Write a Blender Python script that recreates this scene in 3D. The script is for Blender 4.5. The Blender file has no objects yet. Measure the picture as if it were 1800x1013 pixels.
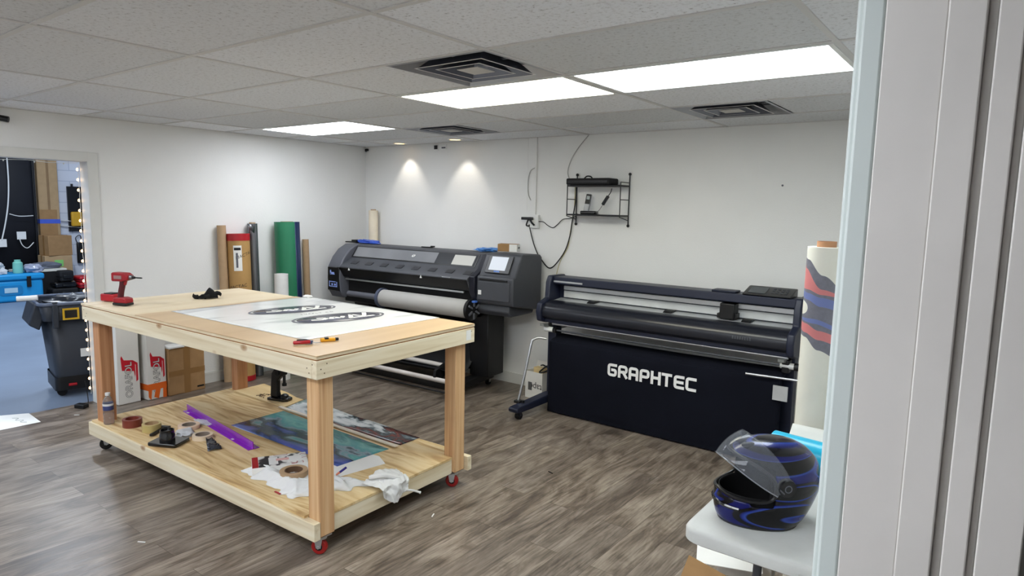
import bpy, bmesh, math, random
from mathutils import Vector, Matrix, Euler, noise as mnoise
R = random.Random(7)
PI = math.pi
scene = bpy.context.scene
COL = scene.collection
H = 2.38                                   # ceiling height

# ------------------------------------------------------------------ camera, world, exposure
cam_d = bpy.data.cameras.new('camera'); cam = bpy.data.objects.new('camera', cam_d); COL.objects.link(cam)
F_PX = 1154.5
cam_d.sensor_fit = 'HORIZONTAL'; cam_d.sensor_width = 36.0; cam_d.lens = 36.0 * F_PX / 1800.0
cam_d.clip_start = 0.02; cam_d.clip_end = 60
yaw, pitch, roll = 2.2177, -0.1220, 0.0215
fw = Vector((math.cos(pitch) * math.cos(yaw), math.cos(pitch) * math.sin(yaw), math.sin(pitch)))
rt = Vector((math.sin(yaw), -math.cos(yaw), 0)); up = rt.cross(fw)
r2 = math.cos(roll) * rt + math.sin(roll) * up; u2 = -math.sin(roll) * rt + math.cos(roll) * up
M = Matrix((r2, u2, -fw)).transposed().to_4x4(); M.translation = (5.994, -5.094, 1.727)
cam.matrix_world = M
scene.camera = cam
W = bpy.data.worlds.new('world'); scene.world = W; W.use_nodes = True
W.node_tree.nodes['Background'].inputs[0].default_value = (0.62, 0.72, 0.9, 1)
W.node_tree.nodes['Background'].inputs[1].default_value = 0.25
scene.view_settings.view_transform = 'Standard'
scene.view_settings.look = 'None'
scene.view_settings.exposure = 0.0
scene.view_settings.gamma = 1.0
LAMP = 14.0                                  # radiance of the ceiling diffusers
FAR_W = 125                                 # power of the added, unseen warehouse lamps

# ------------------------------------------------------------------ materials
MATS = {}
def srgb(h):
    if isinstance(h, tuple): c = [v / 255.0 for v in h]
    else: c = [int(h[i:i + 2], 16) / 255.0 for i in (0, 2, 4)]
    return tuple((v / 12.92 if v <= 0.04045 else ((v + 0.055) / 1.055) ** 2.4) for v in c) + (1,)
def base_mat(name):
    m = bpy.data.materials.new(name); m.use_nodes = True
    nt = m.node_tree; b = nt.nodes['Principled BSDF']
    return m, nt, b
def mat(name, c, rough=0.5, metal=0.0, var=0.06, vscale=8.0, bump=0.0, bscale=60.0, spec=0.5, coat=0.0, trans=0.0, ior=1.45, alpha=1.0, sheen=0.0):
    if name in MATS: return MATS[name]
    m, nt, b = base_mat(name); L = nt.links; c = srgb(c)
    tc = nt.nodes.new('ShaderNodeTexCoord')
    if var:
        n = nt.nodes.new('ShaderNodeTexNoise'); n.inputs['Scale'].default_value = vscale; n.inputs['Detail'].default_value = 4
        L.new(tc.outputs['Object'], n.inputs['Vector'])
        r = nt.nodes.new('ShaderNodeValToRGB')
        r.color_ramp.elements[0].position = 0.3; r.color_ramp.elements[1].position = 0.7
        r.color_ramp.elements[0].color = tuple(v * (1 - var) for v in c[:3]) + (1,)
        r.color_ramp.elements[1].color = tuple(min(1, v * (1 + var)) for v in c[:3]) + (1,)
        L.new(n.outputs['Fac'], r.inputs['Fac']); L.new(r.outputs['Color'], b.inputs['Base Color'])
    else: b.inputs['Base Color'].default_value = c
    b.inputs['Roughness'].default_value = rough; b.inputs['Metallic'].default_value = metal
    b.inputs['Specular IOR Level'].default_value = spec; b.inputs['Coat Weight'].default_value = coat
    b.inputs['Transmission Weight'].default_value = trans; b.inputs['IOR'].default_value = ior; b.inputs['Alpha'].default_value = alpha
    b.inputs['Sheen Weight'].default_value = sheen
    if bump:
        n2 = nt.nodes.new('ShaderNodeTexNoise'); n2.inputs['Scale'].default_value = bscale; n2.inputs['Detail'].default_value = 3
        L.new(tc.outputs['Object'], n2.inputs['Vector'])
        bp = nt.nodes.new('ShaderNodeBump'); bp.inputs['Strength'].default_value = bump; bp.inputs['Distance'].default_value = 0.01
        L.new(n2.outputs['Fac'], bp.inputs['Height']); L.new(bp.outputs['Normal'], b.inputs['Normal'])
    MATS[name] = m; return m
def emis(name, c, s, dark=False):
    if name in MATS: return MATS[name]
    m, nt, b = base_mat(name); b.inputs['Base Color'].default_value = (.02, .02, .02, 1) if dark else srgb(c)
    b.inputs['Emission Color'].default_value = srgb(c); b.inputs['Emission Strength'].default_value = s
    MATS[name] = m; return m
def ramp(nt, cols):
    r = nt.nodes.new('ShaderNodeValToRGB'); e = r.color_ramp.elements
    while len(e) < len(cols): e.new(0.5)
    for k, (p, c) in enumerate(cols): e[k].position = p; e[k].color = srgb(c)
    return r
def wood(name, axis, cols, fine=38.0, along=1.6, dist=0.6, rough=0.6, knots=0.0, knotcol=(150, 105, 60), spec=0.3, seed=0.0):
    """grain runs along one object axis"""
    if name in MATS: return MATS[name]
    m, nt, b = base_mat(name); L = nt.links
    tc = nt.nodes.new('ShaderNodeTexCoord'); mp = nt.nodes.new('ShaderNodeMapping')
    s = [fine, fine, fine]; s[axis] = along; mp.inputs['Scale'].default_value = s; mp.inputs['Location'].default_value = (seed, seed * 1.7, seed * .6)
    L.new(tc.outputs['Object'], mp.inputs['Vector'])
    n = nt.nodes.new('ShaderNodeTexNoise'); n.inputs['Scale'].default_value = 1.0; n.inputs['Detail'].default_value = 6; n.inputs['Distortion'].default_value = dist
    L.new(mp.outputs['Vector'], n.inputs['Vector'])
    r = ramp(nt, cols); L.new(n.outputs['Fac'], r.inputs['Fac']); out = r.outputs['Color']
    if knots:
        mp2 = nt.nodes.new('ShaderNodeMapping'); s2 = [1.0, 1.0, 1.0]; s2[axis] = 0.55; mp2.inputs['Scale'].default_value = s2
        L.new(tc.outputs['Object'], mp2.inputs['Vector'])
        v = nt.nodes.new('ShaderNodeTexVoronoi'); v.inputs['Scale'].default_value = knots; L.new(mp2.outputs['Vector'], v.inputs['Vector'])
        r3 = ramp(nt, [(0.0, (255, 255, 255)), (0.07, (200, 200, 200)), (0.11, (0, 0, 0))]); L.new(v.outputs['Distance'], r3.inputs['Fac'])
        mx = nt.nodes.new('ShaderNodeMix'); mx.data_type = 'RGBA'; L.new(r3.outputs['Color'], mx.inputs[0]); L.new(out, mx.inputs[6]); mx.inputs[7].default_value = srgb(knotcol)
        out = mx.outputs[2]
    L.new(out, b.inputs['Base Color']); b.inputs['Roughness'].default_value = rough; b.inputs['Specular IOR Level'].default_value = spec
    MATS[name] = m; return m
def picture(name, cols, scale=3.0, dist=1.5, stretch=(1, 1, 1), rough=0.25, seed=0.0, detail=6, loc=None, grad=None):
    if name in MATS: return MATS[name]
    m, nt, b = base_mat(name); L = nt.links
    tc = nt.nodes.new('ShaderNodeTexCoord'); mp = nt.nodes.new('ShaderNodeMapping'); mp.inputs['Scale'].default_value = stretch
    mp.inputs['Location'].default_value = loc or (seed, seed, seed)
    L.new(tc.outputs['Object'], mp.inputs['Vector'])
    n = nt.nodes.new('ShaderNodeTexNoise'); n.inputs['Scale'].default_value = scale; n.inputs['Detail'].default_value = detail; n.inputs['Distortion'].default_value = dist
    L.new(mp.outputs['Vector'], n.inputs['Vector'])
    fac = n.outputs['Fac']
    if grad:                                             # drift of the picture's tones across one direction of the print
        sx = nt.nodes.new('ShaderNodeSeparateXYZ'); L.new(tc.outputs['Object'], sx.inputs[0])
        mr = nt.nodes.new('ShaderNodeMapRange'); mr.inputs['From Min'].default_value = grad[1]; mr.inputs['From Max'].default_value = grad[2]; mr.inputs['To Min'].default_value = -grad[3]; mr.inputs['To Max'].default_value = grad[3]
        L.new(sx.outputs[grad[0]], mr.inputs['Value']); ad = nt.nodes.new('ShaderNodeMath'); L.new(fac, ad.inputs[0]); L.new(mr.outputs[0], ad.inputs[1]); fac = ad.outputs[0]
    r = ramp(nt, cols); L.new(fac, r.inputs['Fac']); L.new(r.outputs['Color'], b.inputs['Base Color'])
    b.inputs['Roughness'].default_value = rough
    MATS[name] = m; return m

def floor_material():
    m, nt, b = base_mat('vinyl_plank'); L = nt.links
    tc = nt.nodes.new('ShaderNodeTexCoord')
    mp = nt.nodes.new('ShaderNodeMapping'); mp.inputs['Rotation'].default_value = (0, 0, PI / 2)
    L.new(tc.outputs['Object'], mp.inputs['Vector'])
    br = nt.nodes.new('ShaderNodeTexBrick'); br.offset = 0.37; br.offset_frequency = 2
    br.inputs['Scale'].default_value = 1.0; br.inputs['Brick Width'].default_value = 1.22; br.inputs['Row Height'].default_value = 0.18
    br.inputs['Mortar Size'].default_value = 0.0012; br.inputs['Mortar Smooth'].default_value = 0.3; br.inputs['Bias'].default_value = 0.0
    br.inputs['Color1'].default_value = (0.0, 0.0, 0.0, 1); br.inputs['Color2'].default_value = (1, 1, 1, 1); br.inputs['Mortar'].default_value = (0.5, 0.5, 0.5, 1)
    L.new(mp.outputs['Vector'], br.inputs['Vector'])
    # per plank offset of the grain
    sc = nt.nodes.new('ShaderNodeVectorMath'); sc.operation = 'SCALE'; sc.inputs['Scale'].default_value = 37.0; L.new(br.outputs['Color'], sc.inputs[0])
    mp2 = nt.nodes.new('ShaderNodeMapping'); mp2.inputs['Scale'].default_value = (6.5, 1.7, 1)
    L.new(tc.outputs['Object'], mp2.inputs['Vector'])
    ad = nt.nodes.new('ShaderNodeVectorMath'); ad.operation = 'ADD'; L.new(mp2.outputs['Vector'], ad.inputs[0]); L.new(sc.outputs['Vector'], ad.inputs[1])
    n = nt.nodes.new('ShaderNodeTexNoise'); n.inputs['Scale'].default_value = 1.0; n.inputs['Detail'].default_value = 7; n.inputs['Distortion'].default_value = 1.3; n.inputs['Roughness'].default_value = 0.6
    L.new(ad.outputs['Vector'], n.inputs['Vector'])
    r = ramp(nt, [(0.28, (84, 75, 68)), (0.42, (118, 107, 96)), (0.54, (146, 135, 123)), (0.72, (172, 161, 149))]); L.new(n.outputs['Fac'], r.inputs['Fac'])
    mp3 = nt.nodes.new('ShaderNodeMapping'); mp3.inputs['Scale'].default_value = (85.0, 5.0, 1); L.new(tc.outputs['Object'], mp3.inputs['Vector'])
    n2 = nt.nodes.new('ShaderNodeTexNoise'); n2.inputs['Scale'].default_value = 1.0; n2.inputs['Detail'].default_value = 4; L.new(mp3.outputs['Vector'], n2.inputs['Vector'])
    rr = ramp(nt, [(0.32, (186, 184, 182)), (0.5, (232, 231, 230)), (0.68, (255, 255, 255))]); L.new(n2.outputs['Fac'], rr.inputs['Fac'])
    mx = nt.nodes.new('ShaderNodeMix'); mx.data_type = 'RGBA'; mx.blend_type = 'MULTIPLY'; mx.inputs[0].default_value = 1; L.new(r.outputs['Color'], mx.inputs[6]); L.new(rr.outputs['Color'], mx.inputs[7])
    # plank to plank tone
    rp = ramp(nt, [(0.0, (226, 224, 224)), (1.0, (255, 253, 250))]); L.new(br.outputs['Color'], rp.inputs['Fac'])
    mx2 = nt.nodes.new('ShaderNodeMix'); mx2.data_type = 'RGBA'; mx2.blend_type = 'MULTIPLY'; mx2.inputs[0].default_value = 1; L.new(mx.outputs[2], mx2.inputs[6]); L.new(rp.outputs['Color'], mx2.inputs[7])
    mx3 = nt.nodes.new('ShaderNodeMix'); mx3.data_type = 'RGBA'; L.new(br.outputs['Fac'], mx3.inputs[0]); L.new(mx2.outputs[2], mx3.inputs[6]); mx3.inputs[7].default_value = srgb((72, 62, 54))
    L.new(mx3.outputs[2], b.inputs['Base Color'])
    rg = nt.nodes.new('ShaderNodeMapRange'); rg.inputs['To Min'].default_value = 0.26; rg.inputs['To Max'].default_value = 0.44; L.new(n2.outputs['Fac'], rg.inputs['Value'])
    L.new(rg.outputs['Result'], b.inputs['Roughness'])
    bp = nt.nodes.new('ShaderNodeBump'); bp.inputs['Strength'].default_value = 0.12; bp.inputs['Distance'].default_value = 0.004
    L.new(n2.outputs['Fac'], bp.inputs['Height']); L.new(bp.outputs['Normal'], b.inputs['Normal'])
    return m
def ceiling_material():
    m, nt, b = base_mat('acoustic_tile'); L = nt.links
    tc = nt.nodes.new('ShaderNodeTexCoord')
    n = nt.nodes.new('ShaderNodeTexNoise'); n.inputs['Scale'].default_value = 55; n.inputs['Detail'].default_value = 5; n.inputs['Roughness'].default_value = 0.7
    L.new(tc.outputs['Object'], n.inputs['Vector'])
    r = ramp(nt, [(0.30, (158, 158, 158)), (0.38, (220, 221, 224)), (0.5, (236, 238, 242))]); L.new(n.outputs['Fac'], r.inputs['Fac'])
    # random tone of each tile stands in for shading from uneven tilt
    mp = nt.nodes.new('ShaderNodeMapping'); mp.inputs['Location'].default_value = (-1.743 / 1.2192, 0.4807 / 0.6096, 0); mp.inputs['Scale'].default_value = (1 / 1.2192, 1 / 0.6096, 0)
    L.new(tc.outputs['Object'], mp.inputs['Vector'])
    fl = nt.nodes.new('ShaderNodeVectorMath'); fl.operation = 'FLOOR'; L.new(mp.outputs['Vector'], fl.inputs[0])
    wn = nt.nodes.new('ShaderNodeTexWhiteNoise'); L.new(fl.outputs['Vector'], wn.inputs['Vector'])
    rt_ = ramp(nt, [(0, (226, 226, 224)), (1, (255, 255, 255))]); L.new(wn.outputs['Value'], rt_.inputs['Fac'])
    mx = nt.nodes.new('ShaderNodeMix'); mx.data_type = 'RGBA'; mx.blend_type = 'MULTIPLY'; mx.inputs[0].default_value = 1; L.new(r.outputs['Color'], mx.inputs[6]); L.new(rt_.outputs['Color'], mx.inputs[7])
    L.new(mx.outputs[2], b.inputs['Base Color']); b.inputs['Roughness'].default_value = 0.9; b.inputs['Specular IOR Level'].default_value = 0.1
    bp = nt.nodes.new('ShaderNodeBump'); bp.inputs['Strength'].default_value = 0.25; bp.inputs['Distance'].default_value = 0.004
    L.new(n.outputs['Fac'], bp.inputs['Height']); L.new(bp.outputs['Normal'], b.inputs['Normal'])
    return m
def block_material():
    m, nt, b = base_mat('painted_block'); L = nt.links
    tc = nt.nodes.new('ShaderNodeTexCoord'); sx = nt.nodes.new('ShaderNodeSeparateXYZ'); L.new(tc.outputs['Object'], sx.inputs[0])
    cb = nt.nodes.new('ShaderNodeCombineXYZ'); L.new(sx.outputs['Y'], cb.inputs['X']); L.new(sx.outputs['Z'], cb.inputs['Y'])
    br = nt.nodes.new('ShaderNodeTexBrick'); br.inputs['Scale'].default_value = 1; br.inputs['Brick Width'].default_value = 0.41; br.inputs['Row Height'].default_value = 0.205
    br.inputs['Mortar Size'].default_value = 0.007; br.inputs['Color1'].default_value = srgb((222, 224, 232)); br.inputs['Color2'].default_value = srgb((212, 216, 226)); br.inputs['Mortar'].default_value = srgb((186, 192, 206))
    L.new(cb.outputs[0], br.inputs['Vector']); L.new(br.outputs['Color'], b.inputs['Base Color']); b.inputs['Roughness'].default_value = 0.6
    return m
def swirl_material():
    """black helmet shell with blue tribal bands"""
    m, nt, b = base_mat('helmet_graphic'); L = nt.links
    tc = nt.nodes.new('ShaderNodeTexCoord'); mp = nt.nodes.new('ShaderNodeMapping'); mp.inputs['Rotation'].default_value = (0, math.radians(-24), 0); mp.inputs['Scale'].default_value = (1.0, 2.6, 9.0)
    L.new(tc.outputs['Object'], mp.inputs['Vector'])
    n = nt.nodes.new('ShaderNodeTexNoise'); n.inputs['Scale'].default_value = 1.2; n.inputs['Detail'].default_value = 1.0; n.inputs['Distortion'].default_value = 0.7
    L.new(mp.outputs['Vector'], n.inputs['Vector'])
    r = ramp(nt, [(0.0, (6, 6, 9)), (0.405, (7, 7, 10)), (0.415, (40, 66, 150)), (0.435, (20, 34, 112)), (0.45, (8, 8, 14)), (0.485, (7, 7, 12)), (0.495, (12, 18, 86)), (0.565, (14, 22, 100)), (0.578, (42, 66, 146)), (0.59, (6, 6, 10)), (0.68, (6, 6, 9))])
    L.new(n.outputs['Fac'], r.inputs['Fac']); L.new(r.outputs['Color'], b.inputs['Base Color'])
    b.inputs['Roughness'].default_value = 0.25; b.inputs['Specular IOR Level'].default_value = 0.2; b.inputs['Coat Weight'].default_value = 0.45; b.inputs['Coat IOR'].default_value = 1.35; b.inputs['Coat Roughness'].default_value = 0.04
    return m

WALLP = mat('wall_paint', (226, 226, 224), 0.75, var=0.02, vscale=2, bump=0.12, bscale=90, spec=0.25)
TRIMP = mat('trim_paint', (210, 210, 206), 0.5, var=0.02, bump=0.03, bscale=30)
GRIDP = mat('grid_paint', (205, 204, 202), 0.6, var=0.03)
WHITE = mat('white_plastic', (225, 226, 224), 0.45)
BLACK = mat('black_plastic', (14, 14, 16), 0.4)
BLACKM = mat('black_matte', (17, 17, 20), 0.75)
GLOSSB = mat('black_gloss', (10, 10, 12), 0.18, coat=0.4)
CHAR = mat('printer_charcoal', (66, 68, 74), 0.5, var=0.04, bump=0.05, bscale=300)
CHAR2 = mat('printer_charcoal_light', (92, 94, 102), 0.5, var=0.04)
NAVY = mat('cutter_navy', (26, 31, 50), 0.45)
CLOTH = mat('navy_fabric', (14, 16, 26), 0.9, var=0.1, vscale=5, bump=0.2, bscale=400, spec=0.15)
STEEL = mat('steel', (190, 192, 195), 0.3, metal=0.9, var=0.03)
ALU = mat('aluminium', (205, 208, 210), 0.38, metal=0.75, var=0.02)
CHROME = mat('chrome', (225, 225, 225), 0.12, metal=1.0, var=0)
CARD = mat('cardboard', (158, 124, 86), 0.85, var=0.07, vscale=12, spec=0.15)
CARD2 = mat('cardboard_pale', (176, 148, 112), 0.85, var=0.06, vscale=9, spec=0.15)
KRAFT = mat('kraft_tube', (172, 144, 112), 0.75, var=0.05, vscale=20)
TAPEB = mat('packing_tape', (140, 104, 62), 0.3, var=0.04)
PAPER = mat('white_paper', (232, 232, 228), 0.55, var=0.02)
RED = mat('red_plastic', (166, 22, 34), 0.4)
BLUE = mat('blue_plastic', (38, 90, 175), 0.4)
PINE = [wood('pine_%s' % 'xyz'[k], k, [(0.3, (206, 190, 156)), (0.5, (222, 210, 182)), (0.7, (230, 222, 200))], knots=5.2, fine=26, along=1.2) for k in range(3)]
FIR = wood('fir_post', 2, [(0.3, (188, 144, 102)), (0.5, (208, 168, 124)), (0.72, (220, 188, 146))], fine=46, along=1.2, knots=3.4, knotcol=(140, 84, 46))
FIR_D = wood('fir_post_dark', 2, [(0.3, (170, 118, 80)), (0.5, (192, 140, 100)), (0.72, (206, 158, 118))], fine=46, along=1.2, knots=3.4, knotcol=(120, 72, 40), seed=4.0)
PLY = wood('plywood_birch', 1, [(0.25, (212, 192, 158)), (0.5, (222, 205, 174)), (0.75, (230, 216, 190))], fine=5, along=0.7, dist=1.2, rough=0.5)
PLYD = wood('plywood_deck', 0, [(0.30, (170, 134, 88)), (0.45, (204, 174, 124)), (0.55, (218, 194, 148)), (0.75, (226, 206, 164))], fine=7.5, along=1.0, dist=3.2, knots=1.9, knotcol=(190, 150, 98), rough=0.5)
HARD = wood('hardboard_tan', 1, [(0.3, (188, 158, 120)), (0.6, (202, 174, 136)), (0.8, (210, 185, 148))], fine=3, along=0.5, dist=0.8, rough=0.38)
EDGE = mat('ply_edge_brown', (148, 98, 52), 0.7, var=0.15, vscale=30)
GLASSD = mat('tinted_glass', (60, 62, 66), 0.12, var=0, spec=0.8)

# ------------------------------------------------------------------ geometry helpers
class MB:
    def __init__(s, mats=None): s.bm = bmesh.new(); s.mi = 0; s.M = Matrix.Identity(4)
    def _v(s, p): return s.bm.verts.new(s.M @ Vector(p))
    def _f(s, vs):
        try: f = s.bm.faces.new(vs)
        except ValueError: return None
        f.material_index = s.mi; return f
    def at(s, loc=(0, 0, 0), rot=(0, 0, 0), sc=1.0):
        s.M = Matrix.Translation(loc) @ Euler(rot).to_matrix().to_4x4() @ Matrix.Scale(sc, 4); return s
    def mat(s, i): s.mi = i; return s
    def box(s, x0, x1, y0, y1, z0, z1):
        v = [s._v(p) for p in ((x0, y0, z0), (x1, y0, z0), (x1, y1, z0), (x0, y1, z0), (x0, y0, z1), (x1, y0, z1), (x1, y1, z1), (x0, y1, z1))]
        for q in ((3, 2, 1, 0), (4, 5, 6, 7), (0, 1, 5, 4), (1, 2, 6, 5), (2, 3, 7, 6), (3, 0, 4, 7)): s._f([v[i] for i in q])
        return s
    def quad(s, a, b, c, d): s._f([s._v(a), s._v(b), s._v(c), s._v(d)]); return s
    def poly(s, pts, ax, a0, a1):
        """polygon (2d) extruded along axis ax from a0 to a1; 2d axes are the two others in xyz order"""
        def P(p, a):
            q = list(p); q.insert(ax, a); return q
        A = [s._v(P(p, a0)) for p in pts]; B = [s._v(P(p, a1)) for p in pts]; n = len(pts)
        s._f(A[::-1]); s._f(B)
        for i in range(n): s._f([A[i], A[(i + 1) % n], B[(i + 1) % n], B[i]])
        return s
    def frames(s, pts):
        pts = [Vector(p) for p in pts]; T = []
        for i in range(len(pts)):
            a = pts[max(i - 1, 0)]; b = pts[min(i + 1, len(pts) - 1)]; t = (b - a)
            T.append(t.normalized() if t.length > 1e-9 else Vector((0, 0, 1)))
        n = T[0].orthogonal().normalized(); out = []
        for i, t in enumerate(T):
            n = (n - t * n.dot(t)); n = n.normalized() if n.length > 1e-6 else t.orthogonal().normalized()
            out.append((pts[i], n, t.cross(n)))
        return out
    def tube(s, pts, r, seg=8, cap=True, closed=False):
        rr = r if isinstance(r, (list, tuple)) else [r] * len(pts)
        rings = []
        for (p, n, b), q in zip(s.frames(pts), rr):
            rings.append([s._v(p + (n * math.cos(2 * PI * k / seg) + b * math.sin(2 * PI * k / seg)) * q) for k in range(seg)])
        for i in range(len(rings) - 1):
            for k in range(seg): s._f([rings[i][k], rings[i][(k + 1) % seg], rings[i + 1][(k + 1) % seg], rings[i + 1][k]])
        if closed:
            for k in range(seg): s._f([rings[-1][k], rings[-1][(k + 1) % seg], rings[0][(k + 1) % seg], rings[0][k]])
        elif cap: s._f(rings[0][::-1]); s._f(rings[-1])
        return s
    def cyl(s, a, b, r, r1=None, seg=24): return s.tube([a, b], [r, r if r1 is None else r1], seg)
    def lathe(s, prof, seg=28, c=(0, 0, 0), axis=2, cap=True):
        rings = []
        for r, z in prof:
            ring = []
            for k in range(seg):
                a = 2 * PI * k / seg; p = [r * math.cos(a), r * math.sin(a)]; p.insert(axis, z)
                ring.append(s._v(Vector(c) + Vector(p)))
            rings.append(ring)
        for i in range(len(rings) - 1):
            for k in range(seg): s._f([rings[i][k], rings[i][(k + 1) % seg], rings[i + 1][(k + 1) % seg], rings[i + 1][k]])
        if cap: s._f(rings[0][::-1]); s._f(rings[-1])
        return s
    def ring(s, ro, ri, z0, z1, seg=28, c=(0, 0, 0), axis=2):
        pr = [(ro, z0), (ro, z1), (ri, z1), (ri, z0), (ro, z0)]
        return s.lathe(pr, seg, c, axis, cap=False)
    def grid(s, fn, nu, nv, wrap_u=False):
        g = [[s._v(fn(i / (nu if wrap_u else nu - 1), j / (nv - 1))) for j in range(nv)] for i in range(nu)]
        for i in range(nu if wrap_u else nu - 1):
            for j in range(nv - 1): s._f([g[i][j], g[(i + 1) % nu][j], g[(i + 1) % nu][j + 1], g[i][j + 1]])
        return s
    def ellipsoid(s, c, r, nu=20, nv=12):
        return s.grid(lambda u, v: (c[0] + r[0] * math.cos(2 * PI * u) * math.sin(PI * v), c[1] + r[1] * math.sin(2 * PI * u) * math.sin(PI * v), c[2] - r[2] * math.cos(PI * v)), nu, nv, True)
    def build(s, name, mats, parent=None, bevel=0.0, smooth=True, solid=0.0, sub=0, ang=38, label=None, seg=2, weld=True):
        bm = s.bm
        if weld: bmesh.ops.remove_doubles(bm, verts=bm.verts, dist=1e-5)
        bmesh.ops.recalc_face_normals(bm, faces=bm.faces)
        me = bpy.data.meshes.new(name); bm.to_mesh(me); bm.free()
        for m in (mats if isinstance(mats, (list, tuple)) else [mats]): me.materials.append(m)
        if smooth:
            me.polygons.foreach_set('use_smooth', [True] * len(me.polygons)); me.set_sharp_from_angle(angle=math.radians(ang))
        o = bpy.data.objects.new(name, me); COL.objects.link(o)
        if parent: o.parent = parent
        if solid: md = o.modifiers.new('solid', 'SOLIDIFY'); md.thickness = solid; md.offset = 0
        if bevel: md = o.modifiers.new('bevel', 'BEVEL'); md.width = bevel; md.segments = seg; md.limit_method = 'ANGLE'; md.angle_limit = math.radians(35)
        if sub: md = o.modifiers.new('sub', 'SUBSURF'); md.levels = sub; md.render_levels = sub
        if label: o['label'] = label
        return o
def tag(o, label, cat, group=None):
    o['label'] = label; o['category'] = cat
    if group: o['group'] = group
    return o
def thing(name, label, cat, loc=(0, 0, 0), rz=0.0, group=None, rot=None):
    o = bpy.data.objects.new(name, None); COL.objects.link(o); o.empty_display_size = 0.05
    o.location = loc; o.rotation_euler = rot or (0, 0, rz)
    return tag(o, label, cat, group)
def struct(name, mb, m, parent=None, **k):
    o = mb.build(name, m, parent, **k); o['kind'] = 'structure'; return o
def stuffk(o): o['kind'] = 'stuff'; return o
def dup(root, loc, rz=None, label=None, group=None, rot=None):
    r = root.copy(); COL.objects.link(r); r.location = loc
    if rz is not None: r.rotation_euler = (0, 0, rz)
    if rot is not None: r.rotation_euler = rot
    if label: r['label'] = label
    if group: r['group'] = group
    for ch in list(root.children):
        c = ch.copy(); COL.objects.link(c); c.parent = r
        for g in ch.children:
            d = g.copy(); COL.objects.link(d); d.parent = c
    return r
def text(name, s, size, mat_, parent, loc, rot, ext=0.0005, off=0.0, sx=1.0, space=1.0, align='CENTER'):
    cu = bpy.data.curves.new(name, 'FONT'); cu.body = s; cu.size = size; cu.extrude = ext; cu.offset = off; cu.align_x = align; cu.align_y = 'CENTER'; cu.space_character = space
    tmp = bpy.data.objects.new('tmp', cu); COL.objects.link(tmp)
    dg = bpy.context.evaluated_depsgraph_get(); dg.update()
    me = bpy.data.meshes.new_from_object(tmp.evaluated_get(dg)); bpy.data.objects.remove(tmp); bpy.data.curves.remove(cu)
    me.name = name; me.materials.clear(); me.materials.append(mat_)
    for v in me.vertices: v.co.x *= sx
    o = bpy.data.objects.new(name, me); COL.objects.link(o); o.parent = parent; o.location = loc; o.rotation_euler = rot
    return o
def smoothpath(pts, n=6):
    """Catmull-Rom"""
    P = [Vector(p) for p in pts]; out = []
    for i in range(len(P) - 1):
        a = P[max(i - 1, 0)]; b = P[i]; c = P[i + 1]; d = P[min(i + 2, len(P) - 1)]
        for k in range(n):
            t = k / n
            out.append(0.5 * ((2 * b) + (c - a) * t + (2 * a - 5 * b + 4 * c - d) * t * t + (3 * b - a - 3 * c + d) * t ** 3))
    out.append(P[-1]); return out
def rrect(x0, x1, y0, y1, r, n=5):
    out = []
    for cx, cy, a in ((x1 - r, y0 + r, -PI / 2), (x1 - r, y1 - r, 0), (x0 + r, y1 - r, PI / 2), (x0 + r, y0 + r, PI)):
        for k in range(n + 1): t = a + PI / 2 * k / n; out.append((cx + r * math.cos(t), cy + r * math.sin(t)))
    return out

# ------------------------------------------------------------------ the room
DY0, DY1, DZ = -2.888, -4.75, 2.02         # doorway in the left wall
XR, YF = 5.87, -7.2                         # right wall face, front wall face
struct('floor', MB().box(-0.16, 6.6, YF - .1, 0.1, -0.06, 0), floor_material(), smooth=False)
struct('floor_warehouse', MB().box(-9.2, -0.16, -9.5, 3.5, -0.06, -0.002), mat('blue_concrete', (116, 130, 150), 0.42, var=0.12, vscale=1.3, bump=0.03, bscale=20), smooth=False)
mb = MB(); mb.box(-0.14, 0, DY0 + .02, 0.1, 0, H + .1); mb.box(-0.14, 0, DY1 - .02, DY0 + .02, DZ + .02, H + .1); mb.box(-0.14, 0, YF - .1, DY1 - .02, 0, H + .1)
struct('wall_left', mb, WALLP, smooth=False)
struct('wall_back', MB().box(-0.14, 6.6, 0, 0.12, 0, H + .1), WALLP, smooth=False)
struct('wall_front', MB().box(-0.14, 8.2, YF - .12, YF, 0, H + .1), WALLP, smooth=False)
mb = MB(); mb.box(XR, XR + .14, -4.27, 0, 0, H + .1); mb.box(XR, XR + .14, YF, -5.6, 0, H + .1); mb.box(XR, XR + .14, -5.6, -4.27, 2.15, H + .1)
struct('wall_right', mb, WALLP, smooth=False)
# corridor behind the photographer's doorway
mb = MB(); mb.box(8.0, 8.12, YF, -2.5, 0, H + .1); mb.box(XR + .14, 8.0, -2.62, -2.5, 0, H + .1)
struct('wall_corridor', mb, WALLP, smooth=False)
struct('floor_corridor', MB().box(6.6, 8.2, YF - .1, -2.5, -0.06, 0), MATS.get('corr') or mat('corridor_floor', (130, 116, 102), 0.5), smooth=False)
XG, YG, TX, TY = 1.743, -0.4807, 1.2192, 0.6096
VENTS = [(XG + 1.75 * TX, YG - 3.5 * TY), (XG + 2.25 * TX, YG - .5 * TY), (XG + .25 * TX, YG - .5 * TY)]
mb = MB()                                                   # suspended tiles, left open where the vents sit
xs = [-.14] + [XG + TX / 2 * k for k in range(-2, 10)] + [8.2]; ys = [YF - .12] + [YG - TY * k for k in range(10, -1, -1)] + [0.12]
for xa, xb in zip(xs[:-1], xs[1:]):
    for ya, yb in zip(ys[:-1], ys[1:]):
        if any(xa < vx < xb and ya < vy < yb for vx, vy in VENTS): continue
        mb.box(xa, xb, ya, yb, H, H + .02)
mb.box(-.14, 8.2, YF - .12, .12, H + .12, H + .14)
struct('ceiling', mb, ceiling_material(), smooth=False, weld=False)
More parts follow.
